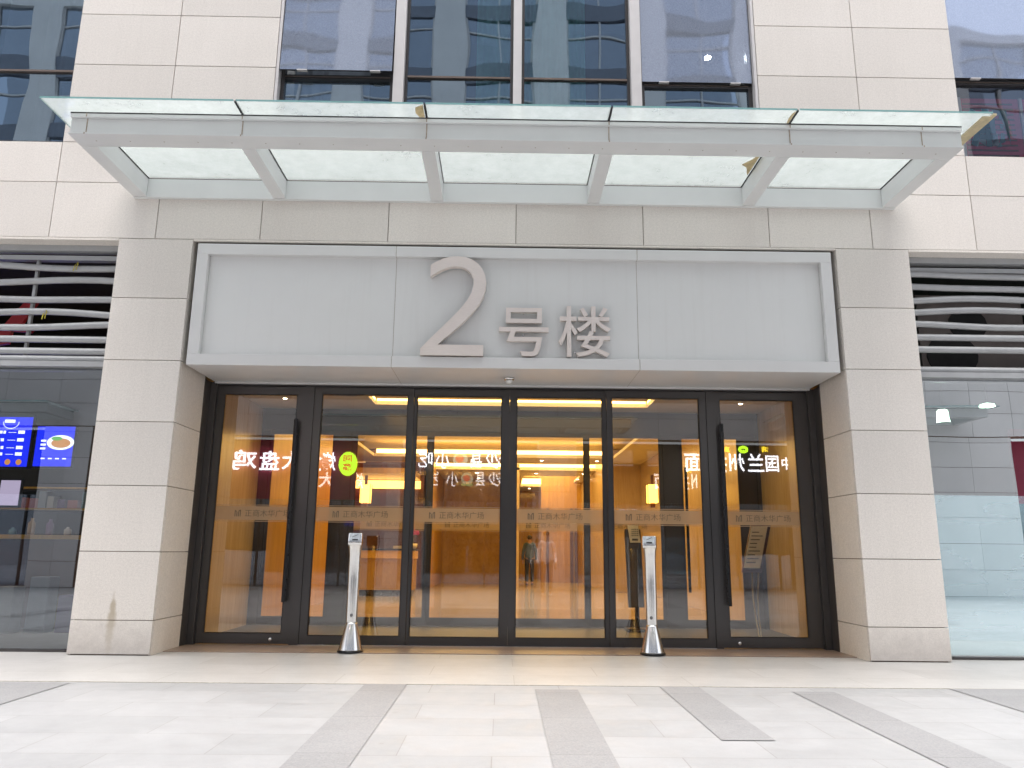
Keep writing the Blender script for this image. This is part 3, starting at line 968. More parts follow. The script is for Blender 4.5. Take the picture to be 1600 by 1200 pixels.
MB().box(-SX, SX, .11, .95, 3.32, 4.80).build('box_back', 'seal_grey', sg)
MB().box(-SX - .0, SX, .935, .984, 3.262, 3.279).build('edge_trim', 'panel', sg)

for x in (-1.468, 1.495):
    MB().box(x - .0035, x + .0035, .004, .0745, 3.281, 3.4145).box(x - .0035, x + .0035, .004, .0745, 4.6755, 4.809).build('seam_seal', 'seal_grey', sg)
    MB().box(x - .0035, x + .0035, .079, .9845, 3.283, 3.309).build('seam_seal', 'seal_grey', sg)
MB().box(-1.4715, -1.4645, .078, .099, 3.42, 4.67).build('seam_seal', 'seal_grey', sg)
MB().box(1.4915, 1.4985, .078, .099, 3.42, 4.67).build('seam_seal', 'seal_grey', sg)
# the numeral 2, from its outline
def P2(zx, zy):       # outline on the photograph's sign, to metres
    x = -1.127 + (zx - 88) / (553 - 88) * .750
    z = 3.424 + (812 - zy) / (812 - 82) * 1.252
    return (x, z)
outer = [(145, 238), (145, 150), (185, 125), (235, 101), (290, 86), (350, 82), (405, 87), (455, 103), (500, 133), (535, 172), (557, 220), (568, 275),
         (562, 330), (545, 385), (515, 440), (470, 498), (420, 552), (350, 618), (280, 678), (215, 735),
         (553, 735), (553, 812), (88, 812), (88, 765), (150, 700), (220, 632), (300, 552), (370, 480), (425, 410), (458, 350), (472, 295), (470, 250),
         (452, 210), (420, 180), (380, 163), (335, 158), (290, 163), (240, 181), (190, 208)]
two = MB()
pts2 = [P2(*p) for p in outer]
n = len(pts2)
cu = bpy.data.curves.new("t", 'CURVE')
cu.dimensions = '2D'; cu.fill_mode = 'BOTH'; cu.extrude = .5
sp = cu.splines.new('POLY'); sp.points.add(n - 1)
for i, (a, b) in enumerate(pts2): sp.points[i].co = (a, b, 0, 1)
sp.use_cyclic_u = True
ob = bpy.data.objects.new("t", cu); COL.objects.link(ob)
me = bpy.data.meshes.new_from_object(ob.evaluated_get(bpy.context.evaluated_depsgraph_get()))
two.add([(v.co.x, -.035 if v.co.z > 0 else .045, v.co.y) for v in me.vertices], [tuple(reversed(p.vertices)) for p in me.polygons])
bpy.data.objects.remove(ob); bpy.data.curves.remove(cu); bpy.data.meshes.remove(me)
two.build('numeral', 'letter', sg)
text_mb("号", -.195, .405, 3.435, 4.035, -.01, .05, bold=.006).build('character', 'letter', sg)
text_mb("楼", .525, 1.155, 3.435, 4.065, -.01, .05, bold=.004).build('character', 'letter', sg)
pins = MB()
for x, z in ((-.95, 3.5), (-.5, 3.5), (-.75, 4.6), (-.45, 4.2), (.1, 3.7), (.1, 3.98), (.7, 3.9), (.95, 3.9), (.72, 3.5), (1.0, 3.55)):
    pins.box(x - .008, x + .008, .04, .0755, z - .008, z + .008)
pins.build('standoff', 'steel', sg)
# dome camera under the board
dc = empty('security_camera', (-.06, .5, 3.28), 'small silver dome camera under the middle of the grey signboard', 'camera')
MB().lathe([(.065, .0), (.065, -.02), (.055, -.03)], (-.06, .5, 3.279), 20).build('mount', 'steel', dc)
MB().lathe([(.045, -.031), (.042, -.05), (.028, -.068), (.008, -.074)], (-.06, .5, 3.279), 20).build('dome', M['white'], dc)

# ------------------------------------------------------------------ canopy
def canopy(y0=0., sgn=-1, X=4.73, zb=5.39, ribs=(-4.645, -2.925, -.98, .955, 2.885, 4.645), label='', xo=0., simple=False, depth=1.5, name='entrance_canopy', group=None):
    c = empty(name, (xo, y0, zb), label, 'canopy', group)
    def Y(d): return y0 + sgn * d
    def bb(mb, x0, x1, d0, d1, z0, z1):
        mb.box(x0 + xo, x1 + xo, Y(d0), Y(d1), z0, z1)
    zt = zb + .24
    fb = MB()
    bb(fb, -X, X, depth - .23, depth - .02, zb + .02, zt - .045)
    bb(fb, -X, X, depth - .25, depth + .01, zt - .045, zt)
    bb(fb, -X, X, depth - .25, depth + .012, zb - .0, zb + .02)
    fb.build('front_beam', 'canopy', c, 0 if simple else .004)
    rb = [MB() for _ in ribs]
    for i, x in enumerate(ribs):
        w = .085 if i in (0, len(ribs) - 1) else .075
        r = MB()
        bb(r, x - w, x + w, .06, depth - .255, zb, zb + .014)
        bb(r, x - w + .006, x + w - .006, .06, depth - .255, zb + .014, zt)
        r.build('rib', 'canopy', c, 0 if simple else .003)
    b = MB(); bb(b, -X, X, .002, .055, zb - .005, zt); b.build('wall_beam', 'canopy', c)
    gk = MB()
    bb(gk, -X, X, depth - .06, depth + .012, zt, zt + .012)
    bb(gk, -X, X, .002, .05, zt, zt + .012)
    for i, x in enumerate(ribs):
        for w in (-.078, .064) if 0 < i < len(ribs) - 1 else ((.072,) if i == 0 else (-.086,)):
            bb(gk, x + w, x + w + .014, .06, depth - .07, zt, zt + .012)
    gk.build('gasket', 'gasket', c)
    ed = [-X - .19] + list(ribs[1:-1]) + [X + .19]
    for i in range(len(ed) - 1):
        a, e = ed[i] + .012, ed[i + 1] - .012
        p = MB()
        bb(p, a, e, .06, depth + .26, zt + .012, zt + .03)
        po = p.build('glass_panel', 'canopy_glass', c)
        q = MB(); bb(q, a, e, depth + .2605, depth + .264, zt + .012, zt + .03)
        if i == 0: bb(q, a - .004, a - .0005, .06, depth + .26, zt + .012, zt + .03)
        q.build('glass_edge', 'glass_edge', po)
        if i < len(ed) - 2 and not simple:
            q = MB(); bb(q, e + .002, e + .022, .06, depth + .24, zt + .012, zt + .034)
            q.build('panel_joint', 'gasket', c)
    if not simple:
        for i, x in enumerate(list(ribs[1:-1]) + [-4.56, 4.30]):
            xx = x - .004
            s = MB()
            bb(s, xx, xx + .011, depth + .0125, depth + .0135, zt - .04, zt)
            bb(s, xx, xx + .011, depth - .0195, depth - .017, zb + .02, zt - .045)
            bb(s, xx, xx + .011, depth + .0125, depth + .0145, zb, zb + .02)
            s.build('joint_seal', 'seal', c)
        t = MB(); bb(t, X + .19, X + .225, .55, depth + .25, zt - .0, zt + .02)
        bb(t, X + .10, X + .20, .62, depth + .21, zt + .001, zt + .011)
        t.build('edge_tape', 'tan', c)
        for k in range(26):
            MB().sphere((-4.5 + k * .36 + xo, Y(depth - .125), zb - .002), .008, 4, (1, 1, .4)).build('bolt', 'seal_grey', c)
        q = MB()
        for (ex, w) in ((ribs[2], .09), (ribs[4], .03)):
            q.prism([(ex - .018, -depth - .25), (ex - .018, -depth - .02), (ex - .018 - w * .6, -depth - .02), (ex - .018 - w, -depth - .10), (ex - .018 - w * .9, -depth - .2)], zt + .0085, zt + .0105, 'z')
        q.build('yellow_stain', 'rustmark', c)
        q = MB()
        q.prism([(ribs[4] - .09, -.95), (ribs[4] - .09, -.35), (ribs[4] - .16, -.55), (ribs[4] - .24, -.62), (ribs[4] - .15, -.75)], zt + .0085, zt + .0105, 'z')
        q.build('yellow_stain', 'rustmark', c)
    return c
canopy(label='pale grey steel canopy with five milky glass panels above the entrance signboard')

# ------------------------------------------------------------------ upper windows
def fixed_window(x0, x1, z0, z1, tz, mat='win_glass', y=.15):
    f = MB()
    t = .035
    f.box(x0, x0 + t, y - .03, y + .03, z0, z1).box(x1 - t, x1, y - .03, y + .03, z0, z1)
    f.box(x0 + t, x1 - t, y - .03, y + .03, z0, z0 + t).box(x0 + t, x1 - t, y - .03, y + .03, z1 - t, z1)
    w = f.build('window', 'bronze', bld)
    MB().box(x0 + t, x1 - t, y - .034, y + .02, tz - .013, tz + .013).build('transom', 'transom', w)
    MB().add([(x0 + t, y, z0 + t), (x1 - t, y, z0 + t), (x1 - t, y, tz - .016), (x0 + t, y, tz - .016)], [(0, 1, 2, 3)]).build('lower_pane', mat, w)
    MB().add([(x0 + t, y, tz + .016), (x1 - t, y, tz + .016), (x1 - t, y, z1 - t), (x0 + t, y, z1 - t)], [(0, 1, 2, 3)]).build('upper_pane', mat, w)
    return w
WZ0, WZ1 = 6.215, 11.69
MB().box(-3.125, -3.09, .0, .18, WZ0, WZ1).build('window_reveal', 'mullion', bld)
MB().box(3.09, 3.125, .0, .18, WZ0, WZ1).build('window_reveal', 'mullion', bld)
for x in (-1.545, 0.0, 1.552):
    w = .068 if x else .055
    MB().box(x - w, x + w, .02, .12, WZ0, WZ1).build('mullion', 'mullion', bld, .004)
fixed_window(-1.475, -.057, WZ0, WZ1, 7.235)
fixed_window(.057, 1.482, WZ0, WZ1, 7.235)
def awning_window(x0, x1, tz, zt, opn, zoff=0., mat='mesh_glass', y=.15, low='win_glass'):
    """fixed lower light, top-hung sash above it opened outwards by opn degrees"""
    f = MB(); t = .05
    f.box(x0, x0 + t, y - .04, y + .05, WZ0, WZ1).box(x1 - t, x1, y - .04, y + .05, WZ0, WZ1)
    f.box(x0 + t, x1 - t, y - .04, y + .05, tz - .07, tz - .01)
    f.box(x0 + t, x1 - t, y - .04, y + .05, WZ0, WZ0 + .04)
    f.box(x0 + t, x1 - t, y - .04, y + .05, zt, zt + .08)
    w = f.build('window', 'bronze', bld)
    MB().add([(x0 + t, y, WZ0 + .04), (x1 - t, y, WZ0 + .04), (x1 - t, y, tz - .07), (x0 + t, y, tz - .07)], [(0, 1, 2, 3)]).build('lower_pane', low, w)
    MB().box(x0 + t, x1 - t, y - .046, y - .04, tz - .045, tz - .035).build('frame_strip', 'transom', w)
    L = zt - tz + .02
    a = R(opn)
    def Q(x, d, o=0):   # d down the sash, o outwards from its plane
        return (x, y - .05 - math.sin(a) * d - math.cos(a) * o, zt - math.cos(a) * d + math.sin(a) * o)
    def qb(mb, xa, xb, d0, d1, o0, o1):
        vs = [Q(xx, dd, oo) for xx in (xa, xb) for dd in (d0, d1) for oo in (o0, o1)]
        mb.add(vs, [(0, 1, 3, 2), (4, 6, 7, 5), (0, 4, 5, 1), (2, 3, 7, 6), (0, 2, 6, 4), (1, 5, 7, 3)])
    e = .022
    s = MB()
    qb(s, x0 + .012, x0 + .012 + e, 0, L, -.025, .0); qb(s, x1 - .012 - e, x1 - .012, 0, L, -.025, .0)
    qb(s, x0 + .012 + e, x1 - .012 - e, L - e, L, -.025, .0); qb(s, x0 + .012 + e, x1 - .012 - e, 0, e, -.025, 0)
    so = s.build('sash', 'bronze', w)
    p = MB().add([Q(x0 + .012, 0, .004), Q(x1 - .012, 0, .004), Q(x1 - .012, L, .004), Q(x0 + .012, L, .004)], [(0, 3, 2, 1)])
    so2 = p.build('sash_pane', mat, w)
    for u in (.16, .80):
        c = MB()
        xx = x0 + (x1 - x0) * u
        qb(c, xx, xx + .13, L - .002, L + .012, -.03, .012)
        c.build('sash_clip', 'mullion', w)
    return w
awning_window(-3.09, -1.615, 7.24, 10.3, 2.0)
awning_window(1.622, 3.09, 7.20, 10.3, .6)
# windows at the sides
fixed_window(-7.25, -5.73, WZ0 - .03, WZ1, 7.23)
fixed_window(-8.85, -7.35, WZ0 - .03, WZ1, 7.23)
MB().box(-7.35, -7.25, .02, .12, WZ0, WZ1).build('mullion', 'mullion', bld)
WZ0 = 6.16
awning_window(5.735, 7.2, 7.32, 10.3, 1.0, mat='mesh_glass', low='clear_win_glass')
awning_window(7.3, 8.85, 7.32, 10.3, 0.6, mat='mesh_glass')
MB().box(7.2, 7.3, .02, .12, WZ0, WZ1).build('mullion', 'mullion', bld)
WZ0 = 6.215
# rooms behind
rm = MB()
rm.box(-8.9, 8.9, 3.0, 3.1, 5.6, 12.1).box(-8.9, 8.9, .35, 3.0, 5.52, 5.6)
rm.build('upstairs_wall', 'greywall', bld)
for s in (-1, 1):
    MB().box(s * 3.2, s * 3.35, .2, 3.0, 5.6, 12.1).build('upstairs_wall', 'greywall', bld)
def curtain(x0, x1, z0, z1, y, mat, amp=.03, wl_=.11):
    vs, fs = [], []
    N = int((x1 - x0) / .012)
    for i in range(N + 1):
        x = x0 + (x1 - x0) * i / N
        ph = 2 * math.pi * x / wl_ + 1.3 * math.sin(x * 7)
        for zz, k in ((z0, 1.0), (z1, .6)):
            vs.append((x, y + amp * k * math.sin(ph), zz))
    for i in range(N):
        fs.append((2 * i, 2 * i + 2, 2 * i + 3, 2 * i + 1))
    return MB().add(vs, fs, True).build('curtain', mat, bld)
curtain(.10, .92, 6.1, 11.6, .30, 'curtain')
curtain(-.55, -.10, 6.1, 11.6, .33, 'curtain')
curtain(-3.0, -2.0, 6.1, 9.6, .45, 'sheer', .05, .3)
curtain(-6.5, -5.8, 6.1, 11.6, .5, 'greywall', .03, .3)
for x, y, lb in ((-2.35, 1.3, 'round ceiling lamp shining behind the mesh of the open left upper window'), (2.55, 1.6, 'round ceiling lamp shining behind the mesh of the right upper window')):
    pass
# red printed panel inside the right window
rp = empty('window_banner', (6.4, .4, 6.2), 'dark red banner with one teal character inside the upper right window', 'banner')
MB().box(5.80, 7.1, .23, .25, 6.17, 7.12).build('banner_cloth', plain('crimson_banner', (.62, .07, .15), .6), rp)
l = MB()
for i in range(12):
    l.box(5.93, 6.60, .226, .229, 6.20 + i * .075, 6.225 + i * .075)
l.build('banner_line', 'brown', rp)
text_mb("潮", 5.96, 6.50, 6.40, 6.96, .216, .2185, bold=.05).build('character_outline', 'teal_line', rp)
text_mb("潮", 5.96, 6.50, 6.40, 6.96, .210, .214, bold=.028).build('banner_character', 'teal_ink', rp)
MB().box(5.86, 5.90, .205, .225, 6.17, 7.12).build('banner_pole', 'white', rp)
MB().box(6.68, 6.72, .205, .225, 6.17, 7.12).build('banner_pole', 'white', rp)
for x, z, lb in ((-2.70, 8.05, 'small bright ceiling lamp seen through the open left upper sash'), (2.73, 8.07, 'small bright ceiling lamp seen through the mesh of the right upper window')):
    o = empty('ceiling_lamp', (x, .8, z), lb, 'ceiling light')
    MB().lathe([(.045, 0), (.045, .01)], (x, .8, z), 16, False).build('lens', 'bright_lens', o)
    MB().lathe([(.06, .011), (.06, .05), (.02, .06)], (x, .8, z), 16).build('housing', 'white', o)
    MB().tube([(x, .8, z + .06), (x, .8, 11.6)], .008, 5).build('rod', 'white', o)

# ------------------------------------------------------------------ ground floor shops
def wavy_slat(mb, x0, x1, y, z, h, amp, seed):
    rnd = random.Random(seed)
    N = 24
    ph = rnd.uniform(0, 6)
    vs = []
    for i in range(N + 1):
        x = x0 + (x1 - x0) * i / N
        dz = amp * math.sin(ph + (x - x0) * rnd.choice((1.5,)) ) + amp * .5 * math.sin(ph * 2 + x * 2.7)
        vs += [(x, y, z + dz - h / 2), (x, y - .022, z + dz), (x, y, z + dz + h / 2), (x, y + .03, z + dz + h / 2), (x, y + .03, z + dz - h / 2)]
    fs = []
    for i in range(N):
        for k in range(5):
            a, b = i * 5 + k, i * 5 + (k + 1) % 5
            fs.append((a, a + 5, b + 5, b))
    mb.add(vs, fs, True)
for s, zs, sl in ((-1, [4.565, 4.36, 4.155, 3.945, 3.79, 3.63, 3.48], [4.815, 4.70]), (1, [4.60, 4.44, 4.28, 4.13, 3.97, 3.80, 3.645], [4.81, 4.72])):
    x0, x1 = (-11.7, -4.872) if s < 0 else (4.872, 11.7)
    lv = MB()
    for i, z in enumerate(zs):
        wavy_slat(lv, x0, x1, .22, z, .078, .026 if i < 5 else .0, i * 7 + s)
    for z in (3.385,):
        wavy_slat(lv, x0, x1, .22, z, .078, 0, 1)
    lo = lv.build('louvre', 'louvre', bld)
    fr = MB()
    fr.box(x0, x1, .18, .30, 4.76, 4.834).box(x0, x1, .24, .33, 4.66, 4.72)
    fr.box(x0, x1, .17, .30, 3.28, 3.345)
    for xx in ((-6.0, -8.2) if s < 0 else (8.4,)):
        fr.box(xx, xx + .035, .27, .31, 3.346, 4.66)
    fr.build('louvre_frame', 'louvre', lo)
    gz = MB().add([(x0, .27, .03), (x1, .27, .03), (x1, .27, 3.28), (x0, .27, 3.28)], [(0, 1, 2, 3)])
    sg2 = gz.build('shop_glazing', 'shop_glass' if s < 0 else 'shop_glass_right', bld)
    MB().box(x0, x1, .23, .31, .004, .03).build('sill_channel', 'bronze', sg2)
    MB().box(x0, x1, .32, .34, 3.25, 3.28).build('head_channel', 'bronze', sg2)
area('shop_fill_light', (-7.4, 2.0, 4.6), (3.0, 1.2), 30, col=(1.0, .85, .66))  # added fill near the ceiling to brighten the left shop, beyond its pendant lamp
# left shop room
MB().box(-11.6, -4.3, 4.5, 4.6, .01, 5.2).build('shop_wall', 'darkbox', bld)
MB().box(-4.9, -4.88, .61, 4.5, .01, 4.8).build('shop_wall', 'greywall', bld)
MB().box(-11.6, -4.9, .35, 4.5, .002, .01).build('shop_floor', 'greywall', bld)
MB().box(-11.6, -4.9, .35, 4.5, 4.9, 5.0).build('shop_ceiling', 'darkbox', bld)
MB().box(-6.35, -5.75, 4.2, 4.45, 3.2, 4.8).box(-5.4, -5.0, 2.0, 2.3, 3.3, 4.8).build('duct', 'greywall', bld)
def screen(x0, x1, z0, z1, y, mat, label, tilt=0.):
    o = empty('menu_screen', ((x0 + x1) / 2, y, z0), label, 'screen', 'menu screens in the left shop')
    MB().box(x0 - .03, x1 + .03, y + .003, y + .04, z0 - .03, z1 + .03).build('bezel', 'black', o)
    MB().box(x0, x1, y, y + .002, z0, z1).build('display', mat, o)
    return o
s1 = screen(-8.6, -7.45, 2.35, 3.12, 3.0, 'screen_blue', 'bright blue menu screen with white item rows at the left edge')
w = MB()
for i, z in enumerate((2.86, 2.74, 2.62, 2.52)):
    x = -8.5
    while x < -7.85:
        ww = random.uniform(.03, .05); w.box(x, x + ww, 2.996, 2.999, z, z + .045); x += ww + .015
    w.box(-7.8, -7.68, 2.996, 2.999, z + .015, z + .022)
    w.box(-7.65, -7.55, 2.996, 2.999, z, z + .05)
w.build('menu_marks', 'screen_white', s1)
w = MB()
for k in range(20):
    a = math.pi + math.pi * k / 19
    x, z = -7.78 + .12 * math.cos(a), 3.04 + .10 * math.sin(a)
    w.box(x - .006, x + .006, 2.996, 2.999, z - .006, z + .006)
w.box(-7.88, -7.72, 2.996, 2.999, 3.03, 3.08)
w.build('menu_emblem', 'screen_white', s1)
w = MB()
for x in (-8.3, -8.0, -7.75, -7.58):
    w.sphere((x, 2.998, 2.42), .045, 8, (1, .05, 1))
w.build('dish_picture', 'food', s1)
s2 = screen(-7.36, -6.78, 2.36, 2.98, 3.0, 'screen_blue', 'blue menu screen showing a dish on a white oval plate')
MB().sphere((-6.98, 2.999, 2.73), .21, 14, (1, .012, .55)).build('plate_picture', 'screen_white', s2)
MB().sphere((-6.97, 2.995, 2.72), .15, 12, (1, .012, .5)).build('dish_picture', 'food', s2)
MB().sphere((-7.04, 2.993, 2.79), .07, 8, (1.2, .012, .45)).build('garnish_picture', 'food_g', s2)
w = MB()
for i in range(4): w.box(-7.25 + i * .11, -7.19 + i * .11, 2.997, 2.999, 2.47, 2.49)
for i in range(3): w.box(-7.28, -7.2, 2.997, 2.999, 2.62 + i * .06, 2.65 + i * .06)
w.build('menu_marks', 'screen_white', s2)
s3 = screen(-8.1, -7.86, 1.75, 2.12, 3.0, 'screen_pink', 'small pale pink lit notice at the far left edge of the shop')
s4 = screen(-7.80, -7.50, 1.76, 2.14, 3.0, 'screen_pink', 'small pale pink lit notice beside the shop counter, right one')
pl = empty('pendant_lamp', (-7.58, 2.4, 1.45), 'small warm glowing lamp above the shop counter', 'lamp')
MB().lathe([(.10, 0), (.06, .10), (.02, .14)], (-7.58, 2.4, 1.50), 16).build('shade', 'brown', pl)
MB().sphere((-7.58, 2.4, 1.47), .05, 8).build('bulb', 'lamp_warm', pl)
MB().tube([(-7.58, 2.4, 1.64), (-7.58, 2.4, 3.2)], .006, 5).build('cord', 'black', pl)
ct = empty('shop_counter', (-7.0, 2.6, 0), 'wooden shop counter behind the left shop glass', 'counter')
MB().box(-11.0, -5.9, 2.5, 3.1, 1.26, 1.32).build('counter_top', 'wood', ct)
MB().box(-11.0, -5.95, 2.6, 3.1, .02, 1.255).build('counter_front', 'brown', ct)
# jars and boxes on/under the counter
cl = [(.35, .08, .05), (.20, .22, .24), (.05, .12, .15), (.30, .20, .08), (.12, .05, .16), (.35, .33, .30)]
cm = [plain('shop_good_%d' % i, c, .5) for i, c in enumerate(cl)]
for i in range(7):
    x = -7.9 + i * .27
    h = random.uniform(.1, .28)
    b = MB().lathe([(.045, 0), (.05, .02), (.05, h * .7), (.022, h * .85), (.022, h)], (x, 2.75, 1.3205), 12)
    o = b.build('bottle', cm[i % 6])
    names = ['leftmost bottle on the shop counter', 'second bottle from the left on the shop counter', 'third bottle from the left on the shop counter', 'middle bottle on the shop counter',
             'third bottle from the right on the shop counter', 'second bottle from the right on the shop counter', 'rightmost bottle on the shop counter']
    tag(o, names[i], 'bottle', 'bottles on the shop counter')
shelf = empty('shop_shelf', (-7.2, 4.2, 0), 'wall shelf with coloured boxes at the back of the left shop', 'shelf')
for z in (.5, .95, 1.75, 2.1):
    MB().box(-9.0, -6.8, 4.15, 4.45, z, z + .03).build('shelf_board', 'wood', shelf)
for z in (.53, .98, 1.78):
    x = -8.9
    while x < -6.95:
        ww = random.uniform(.09, .2); hh = random.uniform(.12, .3)
        MB().box(x, x + ww, 4.17, 4.38, z + .001, z + hh).build('goods_box', cm[random.randrange(6)], shelf)
        x += ww + random.uniform(.01, .08)
for i, (x, h, c_) in enumerate(((-7.7, .55, 0), (-7.35, .8, 2), (-6.95, .62, 5), (-6.55, .75, 1), (-6.2, .5, 4))):
    o = MB().box(x, x + .26, 1.7 + .1 * i, 1.95 + .1 * i, .012, h).build('crate', cm[c_], None, .01)
    tag(o, ['brown', 'tall dark teal', 'pale', 'grey', 'dark purple'][i] + ' crate on the floor of the left shop', 'crate', 'crates on the left shop floor')
pm = MB()
pm.box(-6.75, -5.95, 3.6, 3.66, .02, 2.6)
pm.build('shop_partition', M['greywall'], bld)
fridge = empty('drinks_fridge', (-5.75, 3.4, 0), 'tall teal drinks fridge at the right of the left shop', 'fridge')
MB().box(-6.05, -5.45, 3.2, 3.55, .02, 1.95).build('cabinet', plain('teal_cabinet', (.10, .17, .20), .4), fridge, .01)
MB().box(-5.98, -5.52, 3.185, 3.199, .3, 1.85).build('fridge_door', plain('fridge_glass', (.05, .09, .11), .15), fridge)
MB().box(-5.56, -5.54, 3.14, 3.184, .9, 1.3).build('handle', 'steel', fridge)
tree = empty('artificial_tree', (-5.15, 1.9, 0), 'artificial green plant with red flowers beside the pillar inside the left shop', 'plant')
MB().tube([(-5.2, 1.9, .02), (-5.22, 1.9, 1.4), (-5.18, 1.9, 2.7)], .03, 8).build('stem', 'brown', tree)
lf, fw = MB(), MB()
for i in range(420):
    x, y, z = random.gauss(-5.22, .16), random.gauss(1.9, .16), random.uniform(1.5, 3.0)
    a = random.uniform(0, 6.28); q = .055
    (fw if i % 14 == 0 else lf).add([(x, y, z), (x + q * math.cos(a), y + q * math.sin(a), z + .03), (x + q * 1.6 * math.cos(a + .3), y, z - .03), (x + q * .5, y + .01, z - .05)], [(0, 1, 2, 3)])
lf.build('foliage', 'leaf', tree); fw.build('flower', plain('red_petals', (.35, .02, .03), .6), tree)
bd = empty('hanging_decoration', (-6.3, .9, 4.0), 'red ribbon decoration behind the left louvres', 'decoration')
MB().prism([(-6.75, 3.95), (-6.5, 4.3), (-6.42, 4.38), (-6.32, 4.32), (-6.48, 4.02), (-6.3, 3.98), (-6.35, 3.9), (-6.6, 3.92), (-6.62, 3.75), (-6.78, 3.72)], .9, .95).build('ribbon', plain('bright_red_cloth', (.42, .01, .02), .5), bd)
tie = plain('yellow_tie', (.45, .38, .03), .5)
for x, z, lb in ((-5.62 + .14, 4.56, 'yellow wire tie on the upper left louvre slat'), (-5.78, 3.93, 'yellow wire tie on the middle left louvre slat')):
    o = MB().tube([(x, .185, z - .06), (x + .02, .17, z), (x + .035, .19, z + .06), (x + .05, .19, z + .02)], .006, 5).tube([(x + .03, .19, z - .05), (x + .055, .17, z + .05)], .005, 5).build('wire_tie', tie)
    tag(o, lb, 'wire tie', 'wire ties on the louvre')
# right shop: film on the glass, red interior
MB().add([(4.93, .262, .05), (11.7, .262, .05), (11.7, .262, 1.86), (4.93, .262, 1.86)], [(0, 1, 2, 3)]).build('window_film', 'film', bld)
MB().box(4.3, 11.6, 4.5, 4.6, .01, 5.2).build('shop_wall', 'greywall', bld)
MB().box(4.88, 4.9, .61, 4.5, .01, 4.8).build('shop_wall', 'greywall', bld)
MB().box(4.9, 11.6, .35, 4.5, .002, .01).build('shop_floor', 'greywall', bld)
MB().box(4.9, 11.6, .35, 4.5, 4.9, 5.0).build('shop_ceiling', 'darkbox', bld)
MB().box(6.35, 8.5, .75, .80, 1.75, 2.75).build('red_partition', 'red', bld)
gl = empty('hanging_lamp', (6.0, 1.5, 2.9), 'cylindrical lit lamp with green rim inside the right shop', 'lamp')
MB().lathe([(.085, 0), (.075, .06), (.07, .16), (.05, .18)], (5.95, 1.5, 2.95), 20).build('shade', 'lens_green', gl)
MB().lathe([(.092, -.02), (.092, -.002)], (5.95, 1.5, 2.95), 20).build('rim', 'leaf', gl)
MB().tube([(5.95, 1.5, 3.14), (5.95, 1.5, 4.88)], .006, 5).build('cord', 'black', gl)
gl = empty('hanging_lamp', (6.65, 1.6, 3.2), 'flat white lit lamp near the top of the right shop glass', 'lamp')
MB().lathe([(.10, 0), (.09, .03), (.02, .05)], (6.65, 1.6, 3.2), 20).build('shade', 'lens_green', gl)
MB().tube([(6.65, 1.6, 3.26), (6.65, 1.6, 4.88)], .006, 5).build('cord', 'black', gl)
# round poster face behind the right louvre: plain dark disc shapes
pw = empty('wall_poster', (6.2, .8, 3.4), 'pale poster with dark round shapes behind the right louvres', 'poster')
MB().box(5.35, 6.75, .80, .82, 3.35, 4.55).build('poster_sheet', plain('taupe_print', (.20, .17, .16), .7), pw)
b = MB()
b.prism([(6.0 + .26 * math.cos(a * .4), 4.15 + .22 * math.sin(a * .4)) for a in range(16)], .785, .795)
b.prism([(5.75 + .34 * math.cos(a * .4), 3.72 + .3 * math.sin(a * .4)) for a in range(16)], .786, .796)
b.build('poster_shape', 'darkbox', pw)

# ------------------------------------------------------------------ stainless posts by the doors
def post():
    o = empty('stainless_post', (0, 0, 0.012), '', 'post', 'stainless posts in front of the doors')
    MB().lathe([(.150, 0.0), (.150, .012), (.142, .022)], (0, 0, .012), 36).build('foot_ring', 'black', o)
    MB().lathe([(.138, .022), (.134, .03), (.066, .30), (.064, .325)], (0, 0, .012), 40).build('base_cone', 'steel', o)
    pl = MB()
    N = 24
    prof = []
    for r_z in (.326, 1.12):
        pass
    # column of stadium section, widening at its head
    vs, fs = [], []
    rows = [(.326, .064, .060, 0), (.80, .066, .060, 0), (1.08, .068, .060, 0), (1.15, .074, .064, -.012), (1.20, .080, .068, -.022)]
    for z, a, b, dy in rows:
        for k in range(N):
            t = 2 * math.pi * k / N
            ct_, st_ = math.cos(t), math.sin(t)
            e = .75
            x = a * math.copysign(abs(ct_) ** e, ct_); y = b * math.copysign(abs(st_) ** e, st_)
            vs.append((x, y + dy, z + .012))
    for i in range(len(rows) - 1):
        for k in range(N):
            p, q = i * N + k, i * N + (k + 1) % N
            fs.append((p, q, q + N, p + N))
    MB().add(vs, fs, True).build('column', 'steel', o)
    # slanted head
    h = MB()
    h.prism([(-.092, 1.205), (.048, 1.205), (.048, 1.345), (-.06, 1.352), (-.10, 1.25)], -.08, .08, 'x')
    h.build('head', 'steel', o, .012)
    sc = MB().add([(-.058, -.105, 1.262), (.058, -.105, 1.262), (.058, -.068, 1.348), (-.058, -.068, 1.348)], [(0, 1, 2, 3)])
    sc.build('face_plate', plain('pale_plate', (.62, .66, .68), .25, .2), o)
    mk = MB().add([(-.03, -.1015, 1.300), (-.03, -.0990, 1.306), (.035, -.0850, 1.336), (.035, -.0875, 1.330)], [(3, 2, 1, 0)])
    mk.add([(-.03, -.1095, 1.28), (.035, -.1095, 1.28), (.035, -.1050, 1.265), (-.03, -.1050, 1.265)], [(0, 1, 2, 3)])
    mk.build('plate_mark', 'black', o)
    MB().prism([(.018 * math.cos(a * .63), .42 + .020 * math.sin(a * .63)) for a in range(10)], -.0625, -.060, 'y').build('round_sensor', plain('grey_sensor', (.16, .16, .17), .4), o)
    return o
p1 = post()
p2 = copy_tree(p1)
p1.location = (-1.855, .42, .012); p2.location = (1.63, .42, .012)
p1.rotation_euler = (0, 0, R(4)); p2.rotation_euler = (0, 0, R(-14))
tag(p1, 'brushed stainless post with conical base, the one left of the sliding doors')
